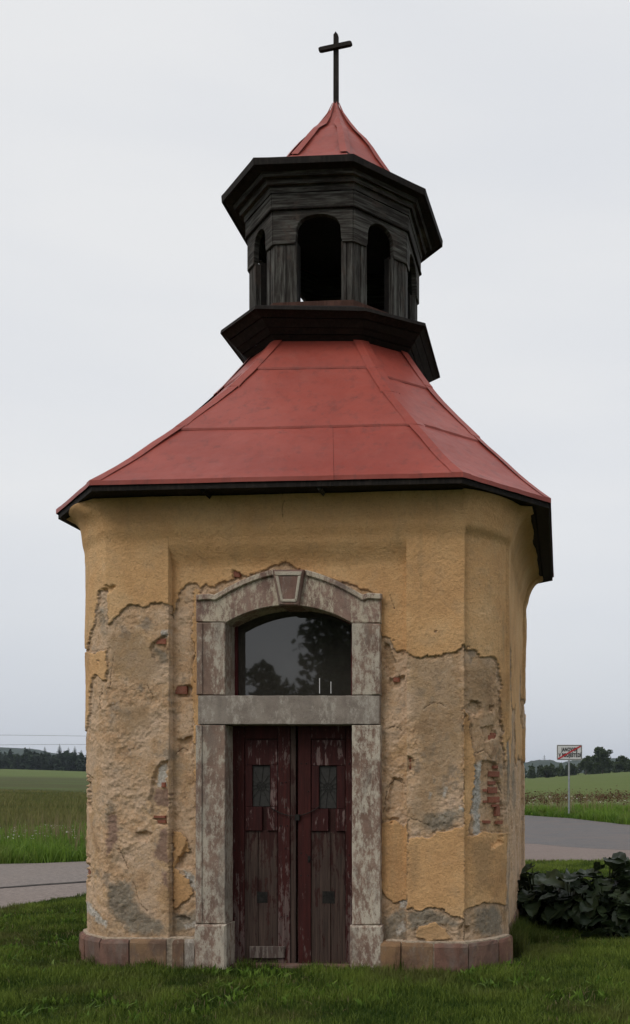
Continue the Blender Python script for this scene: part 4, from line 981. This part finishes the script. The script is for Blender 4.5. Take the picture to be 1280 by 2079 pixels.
# lawn: near band
def scatter(n, x0, x1, y0, y1): return np.random.uniform(x0, x1, n), np.random.uniform(y0, y1, n)
def view_keep(X, Y, m_=.25): return (X / Y > -.5 - m_ / 10) & (X / Y < .14 + .03)
X, Y = scatter(1250000, -7.5, 2.9, 5.3, 19)
k = view_keep(X, Y) & (np.random.rand(len(X)) < np.clip(9.2 / Y, 0, 1) ** 1.6); X, Y = X[k], Y[k]
c_, lx_, ly_ = inside_chapel(X, Y, .04); behind = (ly_ > 0) & (X < 0) & (X > -2.9); k = ~c_ & ~in_road(X, Y, -.0) & ~behind; X, Y = X[k], Y[k]
cn = fbm(X * 2.2, Y * 2.2, 121, 4, .6); c_, lx_, ly_ = inside_chapel(X, Y, .2)
H = (.030 + .045 * np.random.rand(len(X)) ** 1.5) * (1 + cn * .9) ; H = np.where(c_, H * 1.05, H); H *= np.where(np.random.rand(len(X)) < .02, 1.5, 1)
W = .0055 * (.6 + .8 * np.random.rand(len(X))) * np.clip(Y / 8, .9, 1.7)
rn = np.clip(.42 + cn * 1.1 + np.random.randn(len(X)) * .32, 0, 1)
grass = blades('grass', X, Y, H, W, GRASS, rn, .8, 'short green lawn grass growing in front of and around the chapel'); print('lawn blades', len(X))
X, Y = scatter(15000, -7, 2.6, 5.4, 12); k = view_keep(X, Y) & ~inside_chapel(X, Y, .05)[0] & ~in_road(X, Y) & (fbm(X * 1.6, Y * 1.6, 171, 4) > .02); X, Y = X[k], Y[k]
blades('dead_grass', X, Y, .03 + .05 * np.random.rand(len(X)), np.full(len(X), .005), DRY, np.random.rand(len(X)), 1.6, 'dry straw-coloured blades among the green lawn')
X, Y = scatter(1500, -6.5, 2.4, 5.5, 11.5); k = view_keep(X, Y) & ~inside_chapel(X, Y, .05)[0] & ~in_road(X, Y) & (fbm(X * 1.1, Y * 1.1, 181, 4) > .05); X, Y = np.repeat(X[k], 6), np.repeat(Y[k], 6)
blades('lawn_weeds', X + np.random.randn(len(X)) * .02, Y + np.random.randn(len(X)) * .02, .05 + .04 * np.random.rand(len(X)), np.full(len(X), .026), MEAD, np.random.rand(len(X)), 1.5, 'broad-leaved weeds growing among the lawn grass')
# taller tufts at the foot of the wall
tx, ty = [], []
for (px, yy, n, h) in ((1030, 8.75, 700, .27), (1050, 9.1, 500, .26), (1015, 8.6, 420, .2), (1040, 8.6, 500, .22), (990, 8.35, 200, .12), (1075, 9.3, 260, .2), (1100, 9.2, 220, .16), (820, 7.88, 260, .12), (640, 7.95, 200, .07), (500, 8.0, 160, .09), (545, 7.98, 120, .08), (180, 8.35, 260, .13), (205, 8.1, 200, .12), (300, 7.95, 160, .10), (150, 8.5, 200, .12), (1045, 9.6, 300, .25), (740, 7.86, 120, .08), (940, 7.95, 140, .08)):
    x0 = (px - 1000) / 2000 * yy; a = np.random.randn(n, 2) * (.05, .03) + (x0, yy); tx.append(np.c_[a, np.full(n, h)])
Tt = np.concatenate(tx); Hh = Tt[:, 2] * (.5 + .7 * np.random.rand(len(Tt)))
blades('grass_tuft', Tt[:, 0], Tt[:, 1], Hh, np.full(len(Tt), .006), GRASS, np.random.rand(len(Tt)) * .6, .9, 'longer dark grass tufts along the foot of the chapel wall')
# roadside verge behind the road, left and right
X, Y = scatter(330000, -13, 9, 17.5, 52); k = view_keep(X, Y, .1) & ((X / Y < -.395) | (X / Y > .01)) & ~in_road(X, Y, -.15) & (Y > np.interp(X, FYE[:, 0], FYE[:, 1])) & (Y < np.where(X < 0, 30, 55)); X, Y = X[k], Y[k]
cn = fbm(X * .8, Y * .8, 141, 4, .6); H = (.16 + .26 * np.random.rand(len(X)) ** 1.4) * (1 + cn); W = np.clip(.0011 * Y, .014, .045)
blades('meadow_grass', X, Y, H, W, MEAD, np.clip(.5 + cn * 1.1 + np.random.randn(len(X)) * .3, 0, 1), 1.0, 'bright green verge grass growing beyond the road'); print('verge', len(X))
# taller brown-green grass of the field on the left
X, Y = scatter(260000, -60, 24, 27, 125); k = view_keep(X, Y, .1) & (X / Y < -.395) & (Y > 26) & (np.random.rand(len(X)) < np.clip((125 - Y) / 70, 0, 1)); X, Y = X[k], Y[k]
cn = fbm(X * .25, Y * .25, 151, 4, .6); H = (.20 + .25 * np.random.rand(len(X))) * (1 + cn * .8) * np.clip((125 - Y) / 60, .12, 1); W = np.clip(.0010 * Y, .02, .09)
blades('field_grass', X, Y, H, W, TALL, np.clip(.5 + cn * 1.2 + np.random.randn(len(X)) * .25, 0, 1), .6, 'brownish green standing grass of the fields left and right of the chapel'); print('field', len(X))
# dry stalks and flower umbels in the verge
def stalks(name, n, x0, x1, y0, y1, h0, h1, m, label, w=.010, keep=None):
    X, Y = scatter(n, x0, x1, y0, y1); k = ~in_road(X, Y, -.3) & (Y > np.interp(X, FYE[:, 0], FYE[:, 1])) & (fbm(X * .5, Y * .5, 161, 3) > -.05); X, Y = X[k], Y[k]
    H = h0 + (h1 - h0) * np.random.rand(len(X)); return blades(name, X, Y, H, np.full(len(X), w), m, np.random.rand(len(X)), .3, label)
stalks('dry_stalks', 1500, -12.5, -7, 19.2, 27, .45, .95, DRY, 'thin dry straw-coloured stalks standing in the left verge', .011)
stalks('dry_stalks', 420, .8, 8.5, 43, 50, .7, 1.5, DRY, 'thin dry straw-coloured stalks standing round the road sign', .020)
def puffs(name, n, x0, x1, y0, y1, h0, h1, s0, s1, m, label, cat, flat=.35, per=7):
    X, Y = scatter(n, x0, x1, y0, y1); k = ~in_road(X, Y, -.3) & ((Y > np.interp(X, FYE[:, 0], FYE[:, 1])) | (Y < 12)) & ~inside_chapel(X, Y, .1)[0]; X, Y = X[k], Y[k]; Z = gz(X, Y) + h0 + (h1 - h0) * np.random.rand(len(X))
    V = []; T = []; rn = []
    for x, y, z in zip(X, Y, Z):
        s = random.uniform(s0, s1)
        for q in range(per):
            c = Vector((x, y, z)) + Vector((random.gauss(0, s), random.gauss(0, s), random.gauss(0, s * flat))); b = len(V)
            for a_ in range(3): V.append(tuple(c + Vector((random.gauss(0, s * .45), random.gauss(0, s * .45), random.gauss(0, s * .35)))))
            T.append((b, b + 1, b + 2)); rn += [random.random()] * 3
    o = npmesh(name, np.array(V), np.array(T), m, None, False, {'tone': np.array(rn)}); tag(o, label, cat, kind='stuff'); return o
puffs('white_flowers', 150, -12.5, -7, 19.5, 27, .30, .48, .012, .032, FLOW, 'small white flower heads scattered in the left verge', 'flowers', per=5)
puffs('white_flowers', 50, 1, 8.5, 42, 50, .6, .95, .03, .07, FLOW, 'small white flower heads scattered round the road sign', 'flowers', per=5)
puffs('dock_weeds', 1100, .5, 12, 58, 62, .30, .75, .05, .11, DOCK, 'reddish brown dock seed heads in a band behind the road sign', 'weeds', 1.6, 8)
puffs('lawn_flowers', 9, -6, 2, 6.4, 9, .03, .05, .004, .006, FLOW, 'few tiny white flowers in the lawn', 'flowers', 1, 6)

# ---- big-leaved burdock plants beside the right wall
BURD = m_foliage('burdock_leaf', (.012, .022, .009), (.050, .074, .030), (.075, .095, .035), .5, .35, .10, attr=False)
STEM = m_flat('green_stem', (.045, .06, .02), .6)
def leaf_mesh(seed):
    rs = random.Random(seed); V = []; Fc = []; nl, nw = 9, 6
    for a in range(nl + 1):
        t = a / nl; wd = .52 * math.sin(math.pi * min(1, (t * .88 + .12))) ** .75 * (1 - .25 * t)
        if a == nl: wd = .015
        for b in range(nw + 1):
            s = (b / nw - .5) * 2; back = -.16 * abs(s) ** 1.4 * (1 - t) ** 2
            x = wd * s + rs.uniform(-.012, .012); y = t + back
            z = .16 * abs(s) ** 1.3 * (1 - t * .4) - .42 * t * t + .045 * math.sin(s * 9 + a * 1.9) * abs(s) + .03 * math.sin(t * 14 + seed)
            V.append((x, y, z))
    w_ = nw + 1
    for a in range(nl):
        for b in range(nw): q = a * w_ + b; Fc.append((q, q + 1, q + w_ + 1, q + w_))
    me = bpy.data.meshes.new('leaf'); me.from_pydata(V, [], Fc); me.materials.append(BURD); me.polygons.foreach_set('use_smooth', [True] * len(me.polygons)); me.update(); return me
LM = [leaf_mesh(i) for i in range(5)]
def burdock(x, y, rad, ht, nleaf, label, seed):
    rs = random.Random(seed); nleaf = int(nleaf * 1.25); root = empty('burdock_plant', (x, y, float(gz(x, y)))); tag(root, label, 'plant', 'big-leaved plants beside the right wall')
    stm = MB()
    for k in range(nleaf):
        t = rs.random() ** .8; an = rs.uniform(0, 2 * math.pi); rr = rad * math.sqrt(rs.random()) ; h = ht * (.12 + .88 * rs.random() ** .75) * (1 - .45 * (rr / rad) ** 2)
        p = Vector((rr * math.cos(an), rr * math.sin(an), max(.04, h))); L = rs.uniform(.10, .32) * (1.15 if h < ht * .5 else .95)
        o = bpy.data.objects.new('leaf', rs.choice(LM)); link(o); o.parent = root; o.location = p
        o.rotation_euler = (rs.uniform(-.5, .75), rs.uniform(-.5, .5), an - math.pi / 2 + rs.uniform(-.7, .7)); o.scale = (L * rs.uniform(.75, 1.05), L, L)
        stm.tube([(p.x * .15, p.y * .15, -.02), (p.x * .6, p.y * .6, p.z * .7), tuple(p)], .006, 4, .004)
    stm.build('stem', STEM, root)
burdock(.47, 10.45, .30, .66, 46, 'big-leaved dark plant touching the side wall of the chapel, leftmost of the clump', 1)
burdock(.82, 10.25, .30, .62, 46, 'low broad dark-leaved plant, second from the chapel wall', 2)
burdock(1.10, 10.1, .24, .52, 34, 'lower dark-leaved plant in the dip in front of the bright grass', 3)
burdock(1.20, 10.35, .20, .88, 30, 'tallest dark plant with upright leaves sticking up before the road', 4)
burdock(1.48, 10.05, .30, .56, 44, 'dark big-leaved plant at the right picture edge', 5)
burdock(1.62, 10.7, .32, .70, 40, 'dark big-leaved plant behind the others at the right edge', 6)
burdock(1.16, 9.55, .10, .16, 7, 'small single low plant with a few pale leaves standing out in the lawn', 7)
burdock(1.40, 11.2, .26, .58, 18, 'yellowish low plant at the back of the clump by the bright grass', 8)
burdock(.95, 10.85, .30, .50, 24, 'dark plant at the back of the clump behind the low broad one', 9)

# ---- trees
LEAFD = m_foliage('dark_broadleaf_foliage', (.018, .032, .012), (.050, .072, .026), None, .6, .2, .2)
SPRUCE = m_foliage('spruce_foliage', (.012, .024, .014), (.032, .050, .026), None, .7, .15, .1)
BARK = m_flat('grey_brown_bark', (.07, .055, .042), .9, .4, 8, .1)
def leafcloud(centers, radii, n, size, flat=.8, rs=None):
    rs = rs or np.random.RandomState(1); w_ = np.array(radii) ** 2; ix = rs.choice(len(radii), n, p=w_ / w_.sum())
    d = rs.randn(n, 3); d /= np.linalg.norm(d, axis=1)[:, None]; r = rs.rand(n) ** .45
    C = np.array(centers)[ix] + d * (r * np.array(radii)[ix])[:, None] * [1, 1, flat]
    u = rs.randn(n, 3); u /= np.linalg.norm(u, axis=1)[:, None]; v = np.cross(u, rs.randn(n, 3)); v /= np.linalg.norm(v, axis=1)[:, None]
    s = size * (.6 + .8 * rs.rand(n))[:, None]
    V = np.stack([C - u * s - v * s * .1, C - v * s * .55, C + u * s, C + v * s * .6], 1).reshape(-1, 3); Q = np.arange(n)[:, None] * 4 + [0, 1, 2, 3]
    rn = np.clip(.25 + .55 * rs.rand(n) + .3 * d[:, 2] * r, 0, 1); return V, Q, np.repeat(rn, 4)  # random, plus light put into colour: clump tops paler, undersides darker
def broadleaf(x, y, h, rad, n, size, label, seed, group=None, name='broadleaf_tree', trunk_h=.25, nb=14, cat='tree'):
    rs = np.random.RandomState(seed); z = float(gz(x, y)); root = empty(name, (x, y, z)); tag(root, label, cat, group)
    th = h * trunk_h; ch_ = h - th * .8; C = []; Rr = []
    for k in range(nb):
        a = rs.rand() * 2 * np.pi; t = rs.rand(); rr = rad * .68 * math.sqrt(rs.rand()) * (1 - .5 * max(0, t - .4)); C.append((rr * math.cos(a), rr * math.sin(a), th * .85 + ch_ * (.12 + .72 * t))); Rr.append(rad * rs.uniform(.28, .48) * (1 - .3 * t))
    C.append((0, 0, th + ch_ * .45)); Rr.append(rad * .55)
    V, Q, rn = leafcloud(C, Rr, n, size, .8, rs); npmesh('crown', V, Q, LEAFD, root, False, {'tone': rn})
    mb = MB(); mb.tube([(0, 0, -.3), (rad * .03, 0, th * .6), (-rad * .02, rad * .02, th * 1.3), (0, 0, h * .75)], h * .028, 8, h * .008)
    for c in C[:6]: mb.tube([(0, 0, th * .9), (c[0] * .5, c[1] * .5, (th + c[2]) * .5), c], h * .010, 5, h * .003)
    mb.build('trunk', BARK, root); return root
def spruce(x, y, h, seed, label, group='tall spruces at the edge of the left wood'):
    rs = np.random.RandomState(seed); z = float(gz(x, y)); root = empty('spruce_tree', (x, y, z)); tag(root, label, 'tree', group); V = []; Q = []; rn = []
    for t in np.linspace(.08, 1, 22):
        r_ = h * .27 * (1 - t) ** .75 + .25; k = 12
        for a in range(k):
            an = 2 * np.pi * (a + rs.rand()) / k; L = r_ * (.65 + .5 * rs.rand()); c, s = math.cos(an), math.sin(an); zz = h * t; w_ = L * .5; b = len(V)
            V += [(0, 0, zz + .1), (c * L * .6 - s * w_, s * L * .6 + c * w_, zz - L * .22), (c * L, s * L, zz - L * .42), (c * L * .6 + s * w_, s * L * .6 - c * w_, zz - L * .22)]; Q.append((b, b + 1, b + 2, b + 3)); rn += [rs.rand()] * 4
    npmesh('crown', np.array(V), np.array(Q), SPRUCE, root, False, {'tone': np.array(rn)}); mb = MB(); mb.tube([(0, 0, -.4), (0, 0, h * .97)], h * .014, 6, .03); mb.build('trunk', BARK, root)
def at(px, Y): return (px - 1000) / 2000 * Y
# left wood: one far mass plus the spruces that stick out of it
def wood(name, x0, x1, Ya, Yb, h0, h1, n, seed, label, per=160, mat=SPRUCE, size=1.3):
    rs = np.random.RandomState(seed); Vs, Qs, Rs = [], [], []; b = 0
    for k in range(n):
        Y = rs.uniform(Ya, Yb); px = rs.uniform(x0, x1); X = at(px, Y); h = rs.uniform(h0, h1); z = float(gz(X, Y)); r = h * .23
        con = rs.rand() < .6
        if con: C = [(X, Y, z + h * t) for t in (.12, .3, .48, .66, .82, .95)]; Rr = [r * 1.1, r, r * .85, r * .6, r * .4, r * .18]
        else: C = [(X + rs.randn() * r * .5, Y, z + h * t) for t in (.2, .4, .6, .75)]; Rr = [r * 1.2, r * 1.2, r * 1.1, r * .8]
        V, Q, rn = leafcloud(C, Rr, per, size, 1.1, rs); Vs.append(V); Qs.append(Q + b); Rs.append(rn * (.6 + .6 * rs.rand())); b += len(V)
    o = npmesh(name, np.concatenate(Vs), np.concatenate(Qs), mat, None, False, {'tone': np.clip(np.concatenate(Rs), 0, 1)}); tag(o, label, 'wood', kind='stuff'); return o
wood('far_wood', -160, 330, 600, 680, 9.5, 13.5, 190, 3, 'dark mixed wood along the top of the left field')
for px, h, s, lb in ((60, 15.0, 1, 'lone narrow spruce top left of the others above the wood'), (91, 15.8, 2, 'broad spruce rising above the wood, second from the left'), (121, 18.0, 3, 'tallest spruce above the left wood'), (139, 16.2, 4, 'spruce just right of the tallest one'), (152, 17.2, 5, 'pointed spruce nearest the left wall of the chapel'), (165, 15.0, 6, 'last low spruce partly hidden by the chapel corner')):
    spruce(at(px, 610), 610, h * .93, s, lb)
# right: hedgerow trees on the crest
broadleaf(at(1108, 430), 430, 5.9, 4.2, 1500, .45, 'rounded dark bush standing alone on the right field left of the sign', 11, name='field_bush', trunk_h=.12)
broadleaf(at(1224, 420), 420, 11.2, 6.6, 3200, .5, 'largest broad-crowned tree on the crest at right', 12)
broadleaf(at(1190, 440), 440, 9.6, 3.6, 1500, .5, 'tall narrow tree right behind the road sign', 13)
broadleaf(at(1268, 430), 430, 7.2, 5.0, 1800, .5, 'lower rounded tree at the right edge of the crest', 14)
broadleaf(at(1160, 450), 450, 6.2, 3.6, 1100, .5, 'low dark tree directly behind the sign post', 15)
wood('hedge_wood', 1040, 1330, 470, 540, 4.2, 7.2, 60, 8, 'low dark wooded strip on the crest behind the right field', 130, LEAFD, .8)
# far wooded hills
HILL = NT('wooded_hill', .95, .05); HILL.col(HILL.mix(HILL.step(HILL.noise(.02, 5, .7), .35, .65), (.020, .034, .022), (.042, .060, .034))); HILL.bump(HILL.noise(.05, 4, .7), 1., 6)
def hill(name, pts, Y, dep, seed):
    rs = np.random.RandomState(seed); px = np.linspace(pts[0][0], pts[-1][0], 260); hy = np.interp(px, [p[0] for p in pts], [p[1] for p in pts]); hy = hy - np.abs(fbm(px * .12, px * 0, seed, 4, .7)) * 2.4
    top = CAMZ + (1600 - hy) / 2000 * Y; X = at(px, Y); V = []
    for k, (f, g_) in enumerate(((0., 1), (.25, .97), (.5, .8), (.75, .4), (1., 0))):
        V.append(np.c_[X, np.full(len(X), Y - dep * f), (top - 6) * g_ + 6 - (30 if f == 1 else 0)])
    for f, g_ in ((.3, .8), (1., 0)): V.insert(0, np.c_[X, np.full(len(X), Y + dep * f), (top - 6) * g_ + 6 - (30 if f == 1 else 0)])
    V = np.concatenate(V); n = len(px); i = np.arange(6 * n).reshape(6, n)[:, :-1].ravel(); o = npmesh(name, V, np.stack([i + n, i + n + 1, i + 1, i], 1), HILL.m, None, True); o['kind'] = 'structure'
hill('hill', [(-500, 1560), (-200, 1535), (-60, 1532), (0, 1527), (15, 1530), (30, 1524), (45, 1521), (75, 1522), (95, 1527), (140, 1535), (260, 1548), (500, 1565)], 2600, 700, 21)
hill('hill', [(800, 1568), (1000, 1560), (1062, 1551), (1085, 1546), (1110, 1546), (1130, 1552), (1160, 1545), (1200, 1540), (1260, 1545), (1420, 1560), (1700, 1580)], 2600, 700, 23)

# ---- lattice pylon on the right hill, wires in the left sky
STEEL = m_flat('grey_pylon_steel', (.16, .16, .165), .6, .1, 5)
ppx, pY = 1106, 2450; X = at(ppx, pY); z0 = CAMZ + (1600 - 1550) / 2000 * pY - 6; z1 = CAMZ + (1600 - 1533) / 2000 * pY
pyl = empty('pylon', (X, pY, z0)); tag(pyl, 'tiny grey lattice pylon standing on the far right hill', 'pylon')
mb = MB(); hh = z1 - z0
for sx in (-1, 1): mb.tube([(sx * 2.6, 0, 0), (sx * .25, 0, hh)], .32, 4)
for k in range(5): a = 2.6 * (1 - k / 5.5); b2 = 2.6 * (1 - (k + 1) / 5.5); mb.tube([(-a, 0, hh * k / 5), (b2, 0, hh * (k + 1) / 5)], .18, 4); mb.tube([(a, 0, hh * k / 5), (-b2, 0, hh * (k + 1) / 5)], .18, 4)
mb.build('mast', STEEL, pyl); mb = MB(); mb.tube([(-5, 0, hh * .62), (5, 0, hh * .62)], .3, 4); mb.tube([(-3.4, 0, hh * .82), (3.4, 0, hh * .82)], .3, 4); mb.build('cross_arm', STEEL, pyl)
def wire(ya, yb, Y, lab):
    pts = []
    for px in np.linspace(-260, 560, 30): yy = ya + (yb - ya) * px / 170 - ((px - 80) / 300) ** 2 * -2.0; pts.append((at(px, Y), Y, CAMZ + (1600 - yy) / 2000 * Y))
    mb = MB(); mb.tube(pts, .042, 4); o = mb.build('power_line', STEEL, None); tag(o, lab, 'power line', 'overhead wires in the left sky')
wire(1492.5, 1494.5, 260, 'thin overhead wire crossing the left sky, upper of two'); wire(1512.5, 1511.5, 262, 'thin overhead wire crossing the left sky, lower of two just above the wood')

# ---- trees behind the camera: they stand in the window's reflection and shade the lawn
for (x, y, h, r_, n, lb, sd) in ((-7.6, -17.5, 11.5, 4.2, 11000, 'large leafy tree behind the viewer mirrored in the fanlight', 31), (-12.6, -19, 6.3, 2.5, 4000, 'smaller tree behind the viewer left of the large one', 32), (3.2, -7.5, 13, 6.0, 12000, 'large leafy tree behind the viewer opposite the door', 33), (9.5, -9, 11, 4.6, 8000, 'leafy tree behind the viewer to the right', 34)):
    broadleaf(x, y, h, r_, n, .17, lb, sd, 'trees behind the viewer', nb=22)

# ---- town sign
SY = 45.0; sx = at(1157, SY); szc = CAMZ + (1600 - 1528) / 2000 * SY; sw, shh = 52 / 2000 * SY, 31.5 / 2000 * SY
sg = empty('road_sign', (sx, SY, float(gz(sx, SY)))); tag(sg, 'white rectangular end-of-village sign with black lettering crossed by a red diagonal bar', 'road sign')
sg.rotation_euler = (0, 0, R(2)); zb_ = szc - sg.location.z
WHITE = m_flat('white_sign_face', (.56, .56, .54), .45, .06, 6); BLK = m_flat('black_sign_print', (.015, .015, .015), .5, .1); REDP = m_flat('red_sign_print', (.42, .025, .03), .5, .1)
def rrect(w_, h_, r_, n=5):
    out = []
    for cx_, cz_, a0 in ((w_ / 2 - r_, -h_ / 2 + r_, -90), (w_ / 2 - r_, h_ / 2 - r_, 0), (-w_ / 2 + r_, h_ / 2 - r_, 90), (-w_ / 2 + r_, -h_ / 2 + r_, 180)):
        for k in range(n): a = R(a0 + 90 * k / (n - 1)); out.append((cx_ + r_ * math.cos(a), cz_ + r_ * math.sin(a)))
    return out
face = prism([(x, z + zb_) for x, z in rrect(sw, shh, .04)], -.015, .015, .003).build('sign_plate', WHITE, sg)
o1 = rrect(sw - .05, shh - .05, .03); i1 = rrect(sw - .10, shh - .10, .02); n = len(o1)
mesh('border_line', [(x, -.019, z + zb_) for x, z in o1 + i1], [(k, (k + 1) % n, n + (k + 1) % n, n + k) for k in range(n)], BLK, face)
a, b = (-sw / 2 + .055, -shh / 2 + .055), (sw / 2 - .055, shh / 2 - .055); wd = .035
mesh('red_diagonal_bar', [(a[0], -.027, a[1] + zb_), (a[0] + wd * 1.9, -.027, a[1] + zb_), (b[0], -.027, b[1] - wd * 1.1 + zb_), (b[0], -.027, b[1] + zb_), (b[0] - wd * 1.9, -.027, b[1] + zb_), (a[0], -.027, a[1] + wd * 1.1 + zb_)], [(0, 1, 2, 3, 4, 5)], REDP, face)
def text(body, x, z, size, wsc):
    cu = bpy.data.curves.new('lettering', 'FONT'); cu.body = body; cu.size = size; cu.align_x = 'CENTER'; cu.align_y = 'CENTER'; cu.space_character = 1.12; cu.offset = .012
    t = bpy.data.objects.new('tmp', cu); link(t); dg = bpy.context.evaluated_depsgraph_get(); dg.update(); me = bpy.data.meshes.new_from_object(t.evaluated_get(dg)); bpy.data.objects.remove(t)
    me.materials.clear(); me.materials.append(BLK); o = bpy.data.objects.new('lettering', me); link(o); o.parent = face; o.location = (x, -.023, z + zb_); o.rotation_euler = (R(90), 0, 0); o.scale = (wsc, 1, 1)
text('JANOVICE', 0, .125, .235, .62); text('V PODJEŠTĚDÍ', .02, -.135, .235, .62)
mb = MB(); mb.tube([(-.02, .03, -.3), (-.02, .03, zb_ + shh * .4)], .042, 10); mb.build('post', SILVER, sg)
mb = MB(); mb.tube([(-.02, .03, zb_ + shh * .4), (-.02, .03, zb_ + shh * .4 + .02)], .046, 10); mb.build('post_cap', BLK, sg)
# ---- haze over the far country
HZ = bpy.data.materials.new('haze_air'); HZ.use_nodes = True; t = HZ.node_tree; t.nodes.clear(); oo = t.nodes.new('ShaderNodeOutputMaterial'); pv = t.nodes.new('ShaderNodeVolumePrincipled')
pv.inputs['Color'].default_value = (.76, .85, 1., 1); pv.inputs['Density'].default_value = .00009; pv.inputs['Anisotropy'].default_value = .2; t.links.new(pv.outputs[0], oo.inputs['Volume'])
hz = MB(); hz.box((0, 3230, 75), (9400, 6900, 190)); ho = hz.build('haze', HZ, None); tag(ho, 'thin pale haze in the air over the far fields and hills', 'haze', kind='stuff')
